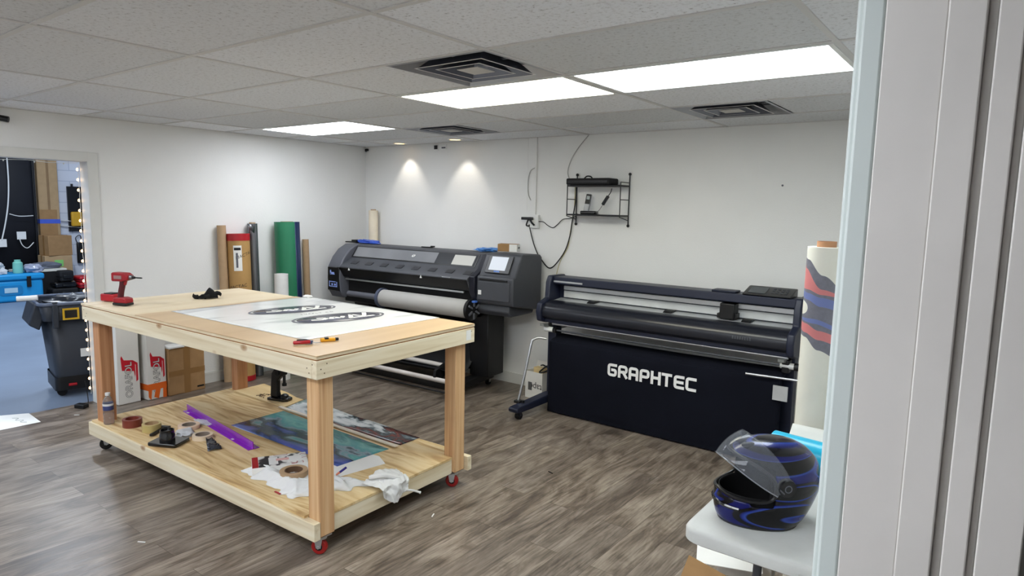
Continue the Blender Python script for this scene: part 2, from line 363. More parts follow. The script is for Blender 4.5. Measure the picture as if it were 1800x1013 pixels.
LIGHTS = [(2, 2), (1, 2), (-1, 3), (-1, -2), (1, -3), (2, -3), (0, -5), (2, -5)]  # panels outside the view are added for even room light
# suspended grid: cross runners
mb = MB(); w = 0.012; d = 0.005
for i in range(-1, 5):
    x = XG + TX * i; mb.box(x - w, x + w, YF, 0, H - d, H + .002)
for j in range(-6, 6):
    y = YG - TY * (5 - j); mb.box(0, 8.0, y - w, y + w, H - d + .0008, H + .002)
mb.box(0, 8, -.014, 0, H - d, H + .001); mb.box(0, .014, YF, 0, H - d, H + .001)
struct('trim_1', mb, GRIDP, smooth=False)

# doorway lining of the wide opening into the warehouse
mb = MB(); mb.box(-.145, .012, DY0, DY0 + .019, 0, DZ + .019); mb.box(-.145, .012, DY1 - .019, DY1, 0, DZ + .019); mb.box(-.145, .012, DY1, DY0, DZ, DZ + .019)
for xa, xb in ((.0005, .014), (-.156, -.1405)): mb.box(xa, xb, DY0 + .004, DY0 + .078, 0, DZ + .075); mb.box(xa, xb, DY1 - .078, DY1 - .004, 0, DZ + .075); mb.box(xa, xb, DY1 - .004, DY0 + .004, DZ + .004, DZ + .075)
struct('door_1', mb, TRIMP, smooth=False, bevel=.003)
# baseboards
mb = MB(); mb.box(0, .013, DY0 + .083, 0, 0, .105); mb.box(0, .016, DY0 + .083, 0, .085, .095)
struct('baseboard_left', mb, TRIMP, smooth=False)
struct('baseboard_back', MB().box(.013, XR, -.013, 0, 0, .105), TRIMP, smooth=False)

# the near door jamb the photographer stands in
y0 = -4.30
mb = MB()
mb.box(5.848, 5.870, y0 - .0, y0 + .075, 0, 2.2)                      # casing on the room side, seen edge on
mb.box(5.8415, 5.850, y0 + .008, y0 + .07, 0, 2.2)
struct('trim_2', mb, mat('casing_paint', (198, 206, 204), 0.45, var=0.01), bevel=.003)
mb = MB()
mb.box(5.870, 5.9250, y0 - .001, y0 + .03, 0, 2.15)
mb.box(5.925, 5.957, y0 - .0035, y0 + .03, 0, 2.15)
mb.box(5.957, 5.966, y0 + .009, y0 + .03, 0, 2.15)
mb.box(5.966, 5.987, y0 - .006, y0 + .03, 0, 2.15)
mb.box(5.987, 5.994, y0 + .006, y0 + .03, 0, 2.15)
mb.box(5.994, 6.03, y0 - .010, y0 + .03, 0, 2.15)
struct('door_2', mb, mat('jamb_paint', (208, 204, 200), 0.5, var=0.035, vscale=9, bump=0.05, bscale=25), bevel=.0015)
mb = MB(); mb.box(XR - .02, XR + .16, -5.6, -5.57, 0, 2.18); mb.box(XR - .02, XR + .16, -5.57, y0, 2.15, 2.18)
struct('door_3', mb, TRIMP)

# ------------------------------------------------------------------ ceiling lights, vents, downlights
DIFF = emis('diffuser_daylight', (243, 248, 255), LAMP)
DIFW = emis('diffuser_warm', (255, 252, 232), LAMP)
DIFC = emis('diffuser_cool', (240, 250, 255), LAMP)
LBL = {0: 'longest lit ceiling panel, cool white, beside the door frame', 1: 'warm white lit ceiling panel beside the square vent',
       2: 'small looking lit ceiling panel near the corner of the two walls'}
for n, (i, j) in enumerate(LIGHTS):
    x0 = XG + TX * i; y0_ = YG - TY * (5 - j)
    t = thing('ceiling_light', LBL.get(n, 'added unseen ceiling panel that evens out the room light'), 'ceiling light', (x0 + TX / 2, y0_ + TY / 2, H), group='lit ceiling panels' if n < 3 else 'added ceiling panels out of the picture')
    a, b = TX / 2 - .013, TY / 2 - .013; c, e = a - .022, b - .022
    mb = MB()
    for q in ((-a, a, -b, -e), (-a, a, e, b), (-a, -c, -e, e), (c, a, -e, e)): mb.box(*q, -.007, 0)
    mb.build('frame', WHITE, t)
    MB().box(-c, c, -e, e, -.0045, -.002).build('diffuser', (DIFC, DIFW, DIFF)[n if n < 3 else 2], t, smooth=False)
VD = None
def vent(loc, label, m):
    t = thing('ceiling_vent', label, 'vent', loc, group='square ceiling vents')
    S = .297
    def ringq(mb, s0, z0, s1, z1):
        for k in range(4):
            a = [(-1, -1), (1, -1), (1, 1), (-1, 1)]; p, q = a[k], a[(k + 1) % 4]
            mb.quad((p[0] * s0, p[1] * s0, z0), (q[0] * s0, q[1] * s0, z0), (q[0] * s1, q[1] * s1, z1), (p[0] * s1, p[1] * s1, z1))
    mb = MB(); ringq(mb, S + .005, -.003, S - .008, -.005); ringq(mb, S - .008, -.005, S - .075, .055)
    mb.build('frame', m, t, smooth=False, solid=.0015)
    for k, s in enumerate((.200, .130)):
        mb = MB(); ringq(mb, s + .007, -.008, s - .001, -.008); mb.mat(1); ringq(mb, s - .001, -.008, s - .055, .045)
        mb.build('louver', [GRIDP, VD], t, smooth=False, solid=.0015)
    MB().box(-.065, .065, -.065, .065, -.006, -.003).build('centre_plate', mat('tile_plate', (190, 188, 184), .7), t)
    for sx, sy in ((1, 0), (-1, 0), (0, 1), (0, -1)): MB().box(*sorted((sx * .06, sx * .23 + .012 * (sx == 0))) if sx else (-.008, .008), *(sorted((sy * .06, sy * .23)) if sy else (-.008, .008)), .03, .034).build('strut', m, t)
    MB().box(-S + .06, S - .06, -S + .06, S - .06, .052, .056).build('duct_dark_plate', BLACKM, t)  # flat black plate stands for the darkness inside the duct
    return t
VM = mat('vent_paint', (158, 160, 165), 0.35, metal=.4); VD = mat('vent_throat_shade', (98, 102, 114), 0.3, metal=.3)  # throat colour is darkened to carry the shade of the unlit inner faces
YJ = lambda j: YG - TY * (5 - j)
V = [(XG + 1.75 * TX, YJ(1.5), 'large square ceiling vent beside the warm ceiling panel'), (XG + 2.25 * TX, YJ(4.5), 'square ceiling vent over the wide cutter'), (XG + .25 * TX, YJ(4.5), 'dark square ceiling vent near the room corner')]
for x, y, l in V: vent((x, y, H - .001), l, VM)
for (x, y, l, on) in ((1.557, -.2, 'amber lit round downlight close to the two small wall plates', 1), (.729, -.16, 'round downlight nearest the room corner', 1)):
    t = thing('downlight', l, 'downlight', (x, y, H), group='recessed round lights washing the wall')
    MB().ring(.075, .055, -.006, 0).build('trim_ring', WHITE, t)
    MB().lathe([(.0, -.003), (.054, -.003), (.054, -.001), (0, -.001)], 24, cap=False).build('lens', emis('downlight_lens', (255, 214, 150), 3.0), t)
    ld = bpy.data.lights.new('downlight_lamp', 'SPOT'); ld.energy = 9; ld.spot_size = math.radians(74); ld.spot_blend = 0.55; ld.color = (1, .93, .82); ld.shadow_soft_size = 0.03
    lo = bpy.data.objects.new('downlight_lamp', ld); COL.objects.link(lo); lo.parent = t; lo.location = (0, 0, -.012); lo.rotation_euler = (math.radians(14), 0, 0)

# small fittings high on the walls
def plate(name, label, cat, x, w, h, z, dark):
    t = thing(name, label, cat, (x, 0, z)); MB().box(-w / 2, w / 2, -.008, 0, -h / 2, h / 2).build('plate', WHITE, t, bevel=.002)
    MB().box(-w / 2 + .012, w / 2 - .012, -.012, -.008, -h / 2 + .01, h / 2 - .01 if dark else 0).build('insert', BLACK if dark else CHAR2, t)
plate('wall_socket', 'white socket plate with dark insert under the ceiling', 'socket', 1.115, .07, .06, 2.335, True)
plate('wall_jack', 'pale jack plate beside the dark socket under the ceiling', 'jack', 1.225, .075, .05, 2.335, False)
t = thing('corner_bracket', 'tiny dark bracket high in the room corner', 'bracket', (.03, -.012, 2.345)); MB().box(-.02, .02, -.012, .012, -.012, .012).build('body', BLACK, t, bevel=.003); MB().cyl((0, -.01, -.012), (0, -.01, -.022), .012).build('lens', CHAR2, t)
t = thing('security_camera', 'small black camera above the warehouse doorway', 'camera', (0.0, -3.455, 2.30))
MB().cyl((0, 0, 0), (.03, 0, 0), .02).build('mount', BLACK, t); MB().cyl((.03, -.02, 0), (.07, .045, -.012), .022).build('body', BLACK, t)

# string lights on the doorway lining
t = thing('string_light', 'string of small warm bulbs running down the doorway edge', 'string lights', (-.147, DY0 - .004, 0))
pts = []; bulbs = []
for k in range(61):
    z = 2.0 - k * (2.0 - .07) / 60; pts.append((.002 * math.sin(k * 1.3), -.004 - .004 * abs(math.sin(k * .9)), z))
MB().tube(pts, .0022, 6).build('wire', WHITE, t)
for k in range(23):
    mb = MB().lathe([(.0, -.012), (.006, -.008), (.008, 0), (.005, .008), (0, .012)], 10, (0, -.014, 1.96 - k * .0835), cap=False)
    mb.build('bulb', emis('string_bulb', (255, 205, 140), 9), t)
tp = smoothpath([(-.147, DY0 - .01, DZ - .006), (-.147, -3.1, DZ - .016), (-.147, -3.25, DZ - .006), (-.147, -3.5, DZ - .016), (-.147, -3.75, DZ - .006), (-.147, -4.1, DZ - .016)])
t2 = thing('string_light', 'unlit string of bulbs swagged under the doorway header', 'string lights'); MB().tube(tp, .0022, 6).build('wire', WHITE, t2)
for y in (-3.0, -3.2, -3.4, -3.6, -3.8): MB().ellipsoid((-.147, y, DZ - .018), (.006, .006, .008), 8, 6).build('bulb', mat('frosted_bulb', (235, 235, 230), .3), t2)
t = thing('cable_adapter', 'black power brick on the floor at the doorway edge', 'power adapter', (-.02, -3.02, 0), .5)
MB().box(-.045, .045, -.03, .03, 0, .035).build('body', BLACK, t, bevel=.006); MB().tube(smoothpath([(0, .03, .015), (.0, .07, .02), (-.03, .1, .1), (-.04, .095, .2)]), .004).build('cord', BLACK, t)

# ------------------------------------------------------------------ the warehouse beyond
XW = -8.7
struct('wall_warehouse', MB().box(XW - .2, XW, -9.5, 3.5, 0, 4.6), block_material(), smooth=False)
mb = MB(); mb.box(XW, -.14, 3.3, 3.5, 0, 4.6); mb.box(XW, -.14, -9.7, -9.5, 0, 4.6); mb.box(-.3, -.14, .12, 3.5, 0, 4.6); mb.box(-.3, -.14, -9.5, YF - .12, 0, 4.6); mb.box(-.3, -.145, -9.5, 3.5, H + .12, 4.6)
struct('wall_warehouse_side', mb, mat('warehouse_paint', (205, 210, 220), 0.7, var=.02), smooth=False)
struct('ceiling_warehouse', MB().box(XW - .2, -.14, -9.7, 3.5, 4.6, 4.7), mat('deck_paint', (190, 192, 196), 0.7), smooth=False)
for (x, y) in ((-2.0, -1.5), (-5.2, -1.5), (-2.0, -5.5), (-5.2, -5.5)):  # unseen lamps, added to fill the warehouse with bright bluish light
    t = thing('added_bay_light', 'added unseen lamp giving the warehouse its cool light', 'ceiling light', (x, y, 4.3), group='added warehouse lamps out of the picture')
    MB().box(-.6, .6, -.16, .16, 0, .08).build('housing', WHITE, t, bevel=.01); MB().cyl((0, 0, .08), (0, 0, .30), .01).build('hanger', STEEL, t)
    ld = bpy.data.lights.new('added_bay_lamp', 'AREA'); ld.shape = 'RECTANGLE'; ld.size = 1.1; ld.size_y = .3; ld.energy = FAR_W; ld.color = (.80, .89, 1.0)
    lo = bpy.data.objects.new('added_bay_lamp', ld); COL.objects.link(lo); lo.parent = t; lo.location = (0, 0, -.01)

CURT = mat('black_backdrop', (14, 16, 24), .7, var=.15, vscale=3)
t = thing('backdrop_screen', 'tall black backdrop covering the warehouse wall', 'backdrop', (-8.5, -.66, 0))
MB().grid(lambda u, v: (.05 * math.sin(u * 40) * .5, -6.0 * u, .02 + 3.3 * v), 90, 3).build('fabric', CURT, t, solid=.01)
MB().cyl((0, .02, 3.32), (0, -6.1, 3.32), .025).build('rail', STEEL, t)
MB().cyl((0, .0, 0), (0, .0, 3.35), .022).build('post', BLACK, t)
def far_cable(label, pts, m=WHITE, r=.012):
    o = MB().tube(smoothpath(pts), r, 6).build('hanging_cable', m); return tag(o, label, 'cable')
far_cable('long pale cable hanging down the black backdrop', [(-8.36, -1.08, 2.5), (-8.36, -1.08, 2.0), (-8.36, -1.11, 1.6), (-8.36, -1.17, 1.25), (-8.36, -1.24, .95)])
far_cable('short horizontal white cord across the black backdrop', [(-8.36, -1.10, 1.42), (-8.36, -.95, 1.38), (-8.36, -.74, 1.39)], r=.008)
far_cable('curled white cord below the white tag on the backdrop', [(-8.36, -.98, 1.0), (-8.36, -.94, .86), (-8.36, -.86, .80), (-8.36, -.76, .90)], r=.008)
for (y, z, l) in ((-.94, 1.03, 'white paper tag pinned to the black backdrop'), (-1.24, .90, 'pale tag at the end of the long hanging cable'), (-1.42, 1.35, 'white sign at the picture edge on the backdrop')):
    tag(MB().box(-8.37, -8.36, y - .07, y + .07, z - .07, z + (.07 if z < 1.5 else .25)).build('paper_tag', WHITE), l, 'tag')
# cardboard
def carton(name, label, w, d, h, loc, rz=0, m=None, tape=True, group=None, rot=None, cat='box', flaps=False, solidtop=True):
    t = thing(name, label, cat, loc, rz, group, rot)
    MB().box(-w / 2, w / 2, -d / 2, d / 2, 0, h).build('body', m or CARD, t, bevel=min(.006, w * .05))
    if tape: MB().box(-.027, .027, -d / 2 - .0012, d / 2 + .0012, .004, h + .0012).build('tape', TAPEB, t)
    return t
carton('tall_carton', 'very tall flat brown carton with a blue tape band by the backdrop', .12, .33, 2.9, (-8.60, -.42, 0), 0, CARD2, tape=False)
MBt = [o for o in bpy.data.objects if o.name == 'tall_carton'][0]
MB().box(-.061, .0655, -.167, .167, 1.24, 1.32).build('tape_band', mat('blue_tape', (70, 96, 200), .5), MBt, label='blue tape band')
MB().box(.0605, .064, -.165, .12, .9, 1.5).build('lower_panel', CARD, MBt)
MB().box(.060, .0635, -.02, .02, 1.5, 2.9).build('seam', mat('cardboard_seam', (140, 112, 80), .8), MBt)
carton('cardboard_box', 'square brown box tilted on top of the green labelled carton', .36, .40, .37, (-8.22, -.46, .662), .12, CARD)
b = carton('cardboard_box', 'brown box with a green label carrying the square box', .36, .44, .66, (-8.22, -.48, 0), 0, CARD2)
MB().box(.18, .184, -.07, .07, .46, .58).build('green_label', mat('green_sticker', (130, 200, 110), .6), b)
t = thing('wall_tool_rack', 'black wall rack with a yellow tool on the block wall', 'tool rack', (-8.69, .06, 0)); MB().box(0, .04, -.13, .12, 1.08, 1.95).build('board', BLACK, t); MB().box(.04, .12, -.1, .08, 1.18, 1.46).build('yellow_tool', mat('yellow_tool', (210, 160, 40), .5), t, bevel=.02)
MB().cyl((.05, -.05, 1.95), (.05, -.05, 2.0), .02).build('hook', BLACK, t)
t = thing('tool_bag', 'small black pouch hanging below the wall rack', 'pouch', (-8.69, .06, 0)); MB().box(0, .06, -.02, .12, .45, .86).build('body', BLACK, t, bevel=.02); MB().tube(smoothpath([(.03, .0, .85), (.03, -.03, .95), (.03, .05, 1.0), (.03, .08, .86)]), .008).build('strap', BLACK, t)
tag(MB().tube([(-8.66, -.25, 1.30), (-8.66, .2, 1.26)], .012, 6).build('wall_conduit', WHITE), 'upper white pipe running across the block wall', 'pipe')
tag(MB().tube([(-8.66, -.25, 1.20), (-8.66, .2, 1.14)], .012, 6).build('wall_conduit', WHITE), 'lower white pipe running across the block wall', 'pipe')
# cooler
CY = mat('cooler_cyan', (20, 140, 200), .45, var=.03)
t = thing('cooler', 'large bright blue cooler on the warehouse floor', 'cooler', (-7.25, -1.53, 0))
MB().box(-.25, .25, -.46, .46, .0, .36).build('body', CY, t, bevel=.04, seg=3)
MB().box(-.27, .27, -.48, .48, .36, .46).build('lid', CY, t, bevel=.03, seg=3)
for y in (-.25, .25): MB().box(.25, .285, y - .03, y + .03, .24, .42).build('latch', BLACK, t, bevel=.006)
MB().poly([(a[0], a[1]) for a in rrect(-.16, .16, .12, .28, .05)], 0, .252, .258).build('badge_recess', mat('cooler_cyan_dark', (18, 120, 176), .5), t, bevel=.001)
MB().box(.258, .262, -.09, .09, .16, .24).build('badge', mat('pale_badge', (170, 200, 215), .4), t)
tag(MB().lathe([(.0, 0), (.07, 0), (.075, .05), (.07, .17), (.045, .19), (.045, .22), (0, .22)], 16, (-7.2, -1.36, .463)).build('plastic_jar', mat('teal_jar', (120, 190, 175), .4)), 'teal and cream jar standing on the blue cooler', 'jar')
def crumple(mb, c, r, amp, nu=26, nv=14, seed=0.0, fr=6.0, flat=0.0):
    def f(u, v):
        d = Vector((math.cos(2 * PI * u) * math.sin(PI * v), math.sin(2 * PI * u) * math.sin(PI * v), -math.cos(PI * v)))
        k = 1 + amp * mnoise.noise(d * fr * .35 + Vector((seed, seed, seed))) + amp * .5 * abs(mnoise.noise(d * fr + Vector((seed, 1, 2))))
        z = r[2] * d.z * k
        if flat: z = max(z, -flat)
        return (c[0] + r[0] * d.x * k, c[1] + r[1] * d.y * k, c[2] + z)
    return mb.grid(f, nu, nv, True)
BAGM = mat('thin_plastic', (225, 228, 232), .3, var=.03, trans=.25, ior=1.1)
tag(crumple(MB(), (-7.25, -1.70, .53), (.17, .18, .13), .5, seed=3, flat=.066).build('plastic_bag', BAGM), 'crumpled white plastic bags on the blue cooler', 'plastic bag')
tag(crumple(MB(), (-7.22, -1.14, .515), (.12, .14, .08), .5, seed=8, flat=.052).build('foil_bundle', mat('grey_film', (150, 156, 175), .25)), 'grey crumpled film bundle on the end of the blue cooler', 'bundle')
t = thing('equipment_case', 'black flat case with a cream top behind the cooler', 'case', (-7.80, -.88, 0)); MB().box(-.19, .19, -.38, .36, .0, .42).build('body', BLACKM, t, bevel=.02); MB().box(-.20, .20, -.39, .37, .42, .46).build('top', mat('cream_board', (222, 220, 208), .5), t)
tag(crumple(MB(), (-7.80, -.80, .51), (.12, .26, .06), .5, seed=5, flat=.048).build('cloth_bundle', mat('grey_cloth', (96, 100, 112), .8)), 'grey cloth heaped on the cream topped case', 'cloth')
for k, (x, y, z, sx, sy, sz, m, l) in enumerate(((-7.35, -.68, .0, .16, .20, .15, BLACKM, 'black tool case lowest in the heap by the blue cooler'), (-7.35, -.66, .15, .14, .17, .10, GLOSSB, 'shiny black case on the lowest black tool case'), (-7.38, -.62, .25, .10, .11, .2, BLACKM, 'upright black tool bag topmost in the heap by the cooler'),
        (-7.35, -.30, .0, .18, .165, .12, BLACKM, 'black case under the two red tool boxes'), (-7.35, -.30, .12, .18, .165, .11, RED, 'lower of the two stacked red tool boxes'), (-7.35, -.30, .23, .17, .16, .11, RED, 'upper of the two stacked red tool boxes'))):
    t = thing('tool_case', l, 'tool case', (x, y, z)); MB().box(-sx, sx, -sy, sy, 0, sz - .003).build('body', m, t, bevel=.03, seg=3); MB().box(-sx - .003, sx + .003, -sy - .003, sy + .003, sz * .45, sz * .52).build('seam', BLACK, t); MB().box(sx, sx + .025, -.06, .06, sz * .3, sz * .6).build('latch', BLACK, t, bevel=.006)
tag(MB().tube(smoothpath([(-7.12, -.85, .03), (-7.08, -.72, .032), (-7.08, -.6, .03)]), .028, 10).build('rubber_hose', CHAR), 'short dark hose piece on the floor by the tool cases', 'hose')

# wheeled bin
BIN = mat('bin_grey', (42, 48, 58), .5, var=.05)
t = thing('trash_bin', 'dark grey wheeled rubbish bin beyond the doorway', 'bin', (-.66, -2.79, 0), math.radians(-10))
t.scale = (1.0, 1.0, 1.04)
def taper(b0, b1, z0, z1, r=.06):
    mb = MB(); ra = rrect(-b0, b0, -b0, b0, r); rb = rrect(-b1, b1, -b1, b1, r)
    A = [mb._v((x, y, z0)) for x, y in ra]; B = [mb._v((x, y, z1)) for x, y in rb]; n = len(A)
    mb._f(A[::-1])
    for i in range(n): mb._f([A[i], A[(i + 1) % n], B[(i + 1) % n], B[i]])
    return mb
taper(.205, .262, .10, .74).build('body', BIN, t, solid=.008)
taper(.285, .31, .66, .80, .05).build('collar', BIN, t, solid=.008)
mb = MB(); mb.tube([(x, y, .80) for x, y in rrect(-.315, .315, -.315, .315, .06)], .014, 8, closed=True); mb.build('rim', mat('bin_rim', (92, 102, 122), .35), t)
for s in (-1, 1): MB().poly([(s * .385, .63), (s * .31, .58), (s * .27, .70), (s * .30, .80), (s * .335, .80)], 0, -.22, .22).build('pour_handle', BIN, t, bevel=.012)
taper(.225, .225, .055, .17, .04).build('dolly', BLACK, t)
for sx in (-1, 1):
    for sy in (-1, 1): MB().cyl((sx * .16 - .012, sy * .17, .038), (sx * .16 + .012, sy * .17, .038), .038).build('wheel', BLACKM, t)
MB().box(.30, .328, -.23, -.185, .60, .82).build('rib', BIN, t, bevel=.01)
MB().box(.300, .314, -.155, -.035, .665, .76).build('warning_label', mat('yellow_label', (206, 164, 30), .5), t, label='yellow warning label')
MB().box(.314, .3155, -.14, -.05, .68, .745).build('warning_print', BLACK, t)
MB().box(.236, .243, -.03, .06, .33, .40).build('white_label', WHITE, t)
MB().cyl((.232, -.13, .10), (.232, -.07, .10), .012).build('brake_pedal', RED, t)
t = thing('rolled_paper', 'white rolled sheet sticking out of the grey bin', 'paper roll', (-.66, -2.79, .0), math.radians(-10)); MB().cyl((.10, -.44, .872), (.14, -.30, .876), .022).build('sheet', PAPER, t)
crumple(MB().at((0, 0, .77)), (0, 0, 0), (.22, .22, .06), .5, seed=2).build('liner_bag', mat('black_liner', (22, 24, 30), .3), bpy.data.objects['trash_bin'])
# printed sheet on the floor
mb = MB(); mb.poly([(-.27, -3.52), (.135, -3.62), (.14, -3.36), (-.17, -3.345)], 2, .0006, .0016); t = thing('floor_sheet', 'white printed sheet lying flat on the floor at the doorway', 'sheet')
mb.build('paper', PAPER, t); MB().tube(smoothpath([(-.12, -3.47, .0022), (-.08, -3.44, .0022), (-.04, -3.47, .0022), (.0, -3.43, .0022), (.03, -3.46, .0022), (.07, -3.43, .0022)]), .0014, 5).build('print', mat('grey_print', (120, 130, 128), .6), t)
# ------------------------------------------------------------------ things leaning at the left wall
def leaning_tube(name, label, x, y, r, h, m, tilt=0.03, core=None, cat='tube', lean_y=0.0, capm=None):
    t = thing(name, label, cat, (x + h * math.sin(tilt) + .002, y, r * math.sin(tilt) + .001), rot=(lean_y, -tilt, 0))
    th = .006 if not core else r - core
    MB().ring(r, r - th, 0, h, 28).build('outer_wall' if not core else 'sheet_roll', m, t)
    if core: MB().ring(core - .0005, core - .006, -.0, h + .012, 24).build('core', KRAFT, t)
    return t
leaning_tube('cardboard_tube', 'tall thin cardboard tube leaning left of the capped tube', .055, -1.80, .040, 1.50, KRAFT)
t = thing('shipping_tube', 'wide brown shipping tube with a red end cap', 'tube', (.155, -1.665, .004), rot=(0, -.03, 0))
MB().cyl((0, 0, .0), (0, 0, 1.36), .102, seg=40).build('body', mat('kraft_box', (176, 138, 84), .75, var=.05), t)
for z0, z1 in ((1.355, 1.42), (.0, .05)): MB().cyl((0, 0, z0), (0, 0, z1), .1045, seg=40).build('red_cap', RED, t)
def wrapped(name, m, t, r_, a0, a1, z0, z1): return MB().grid(lambda u, v: (r_ * math.cos(a0 + (a1 - a0) * u), r_ * math.sin(a0 + (a1 - a0) * u), z0 + (z1 - z0) * v), 12, 2).build(name, m, t)
wrapped('shipping_label', PAPER, t, .1028, -1.02, -.28, 1.07, 1.31); wrapped('label_print', BLACK, t, .1032, -.95, -.36, 1.265, 1.29); wrapped('label_print', CHAR2, t, .1032, -.8, -.62, 1.10, 1.24)
def curved_text(name, s_, size, m, parent, r_, a0, z, tilt=0.0):
    o = text(name, s_, size, m, parent, (0, 0, 0), (0, 0, 0), ext=0)
    for v in o.data.vertices:
        x, y = v.co.x, v.co.y; y, x = y + x * tilt, x
        a = a0 + x / r_; v.co = (r_ * math.cos(a), r_ * math.sin(a), z + y)
    return o
curved_text('lettering', 'MACTAC', .042, BLACK, t, .1030, -.75, .92, .15); curved_text('lettering', 'MACTAC', .042, BLACK, t, .1030, .0, 1.22, .35)
t = leaning_tube('film_roll', 'glossy silver grey film roll beside the capped tube', .062, -1.485, .047, 1.515, mat('silver_film', (120, 122, 126), .22, metal=.7, var=.05), core=.03)
MB().quad((.047, -.0, 1.50), (.05, -.085, 1.515), (.047, -.06, 1.46), (.046, -.01, 1.42)).build('loose_corner', MATS['silver_film'], t, solid=.001)
t = thing('vinyl_roll', 'thick dark green vinyl roll standing at the wall', 'vinyl roll', (.20, -1.155, .005), rot=(0, -.035, 0))
GRN = mat('green_vinyl', (36, 116, 82), .5, var=.04); NVB = mat('navy_vinyl', (18, 36, 70), .5)
MB().ring(.122, .060, 0, 1.53, 40).build('sheet_roll', [GRN], t)
MB().grid(lambda u, v: (.1232 * math.cos(.05 + .9 * u), .1232 * math.sin(.05 + .9 * u), 1.53 * v), 10, 2).build('navy_wrap_edge', NVB, t, solid=.001, label='dark blue outer edge of the sheet')
MB().ring(.060, .052, -.0, 1.535, 24).build('core', KRAFT, t)
leaning_tube('paper_tube', 'short white paper tube in front of the green roll', .40, -1.40, .065, 1.04, mat('white_tube', (226, 226, 224), .5), tilt=.0)
leaning_tube('cardboard_tube', 'thin cardboard tube standing alone near the printer', .05, -.87, .033, 1.345, KRAFT)
leaning_tube('paper_roll', 'cream paper roll standing in the room corner behind the printer', .22, -.085, .052, 1.66, mat('cream_paper', (232, 220, 196), .6), tilt=0.0, core=.03)

# long white boxes with red emblem
WBOX = mat('white_carton', (222, 220, 214), .6, var=.02)
def brand_box(label, y, w, h, loc_x, rz, orange=False):
    t = thing('media_carton', label, 'carton', (loc_x, y, 0), rz, group='tall white cartons with a red emblem')
    MB().box(-.07, .07, -w / 2, w / 2, .002, h).build('body', WBOX, t, bevel=.004)
    mb = MB(); X0, X1 = .0702, .0712                                   # emblem on the +x face
    def pl(pts): mb.poly([(p[0] * w, .18 + (p[1] - .2) * .67) for p in pts], 0, X0, X1)
    pl([(-.34, .53), (-.30, .56), (-.20, .50), (.18, .485), (.30, .46), (.30, .30), (.27, .265), (.24, .34), (-.30, .37)])
    pl([(.20, .485), (.42, .44), (.42, .22), (.33, .20), (.33, .42), (.20, .45)])
    mb.build('emblem', mat('emblem_red', (196, 26, 44), .5), t, smooth=False)
    text('lettering_outline', 'ORAFOL', .078, mat('outline_grey', (88, 88, 88), .6), t, (.0716, .0, .205), (PI / 2, -PI / 2, PI / 2), ext=.0002, off=.0028, space=1.02)
    text('lettering', 'ORAFOL', .078, WBOX, t, (.0722, .0, .205), (PI / 2, -PI / 2, PI / 2), ext=.0002, off=-.0004, space=1.02)
    if orange:
        OR = mat('orange_tape', (226, 104, 34), .45)
        MB().box(-.0715, .0728, -w / 2 - .0015, w / 2 + .0015, .085, .14).build('orange_tape', OR, t)
        mb = MB(); mb.poly([(-.20 * w, .02), (.05 * w, .0), (.16 * w, .085), (-.10 * w, .09)], 0, .0712, .0726); mb.poly([(.28 * w, .0), (.49 * w, .0), (.49 * w, .09), (.30 * w, .09)], 0, .0712, .0726); mb.poly([(-.49 * w, .03), (-.36 * w, .0), (-.30 * w, .09), (-.49 * w, .09)], 0, .0712, .0726)
        mb.build('orange_tape', OR, t, smooth=False)
    return t
brand_box('white carton with red emblem nearest the doorway', -2.715, .18, .78, .075, .06)
brand_box('white carton with red emblem and orange tape round its foot', -2.50, .165, .76, .10, .10, True)
b = carton('cardboard_box', 'brown taped moving box beside the orange taped carton', .14, .335, .42, (.105, -2.235, .0), .05, CARD, tape=False)
MB().box(.0702, .0715, -.03, .03, .0, .42).build('tape', TAPEB, b); MB().box(.0702, .0713, -.167, .167, .17, .22).build('tape', TAPEB, b); MB().box(.0702, .0715, .09, .155, .03, .045).build('print_mark', BLACK, b)
MB().box(-.065, .065, -.16, .16, .4, .421).build('top_flap', CARD, b)
t = thing('foam_sheet', 'white foam pads lying on the brown moving box', 'foam pad', (.105, -2.235, .4225), .05); MB().box(-.06, .08, -.16, -.02, 0, .02).build('pad', WHITE, t, bevel=.005); MB().box(-.06, .08, .0, .10, 0, .028).build('pad', WHITE, t, bevel=.006)

# ------------------------------------------------------------------ the wooden work table
TBX, TBY, TA = 3.490, -3.266, math.radians(1.8)
t = thing('work_table', 'big rolling work table built of lumber and plywood', 'table', (TBX, TBY, 0), TA)
TL, TW, TT = 2.48, 1.17, 1.028            # length along -x, width along +y, top height
LX = -.038
def tw(x, y, z): c, s = math.cos(TA), math.sin(TA); return (TBX + x * c - y * s, TBY + x * s + y * c, z)
MB().box(-TL, 0, .0, TW, TT - .021, TT - .006).build('tabletop', [PLY], t, bevel=.0015)
MB().box(-TL + .008, -.004, .004, TW - .004, TT - .027, TT - .0212).build('spacer_sheet', EDGE, t)
MB().box(-1.72, .004, -.003, TW - .01, TT - .006, TT - .0015).build('overlay_sheet', HARD, t, label='tan hardboard overlay sheet', bevel=.001)
zt1 = TT - .027
MB().box(-TL + .01, -.038, .0, .038, zt1 - .09, zt1).build('apron', PINE[0], t, bevel=.003)
MB().box(-TL + .01, -.038, TW - .038, TW, zt1 - .09, zt1).build('apron', PINE[0], t, bevel=.003)
MB().box(-.037, .0, .0, TW, zt1 - .09, zt1).build('apron', PINE[1], t, bevel=.003)
MB().box(-TL + .01, -TL + .048, .04, TW - .04, zt1 - .09, zt1).build('apron', PINE[1], t, bevel=.003)
MB().box(-.002, .0008, TW - .08, TW - .035, zt1 - .07, zt1 - .01).build('price_label', WHITE, t)
mb = MB()
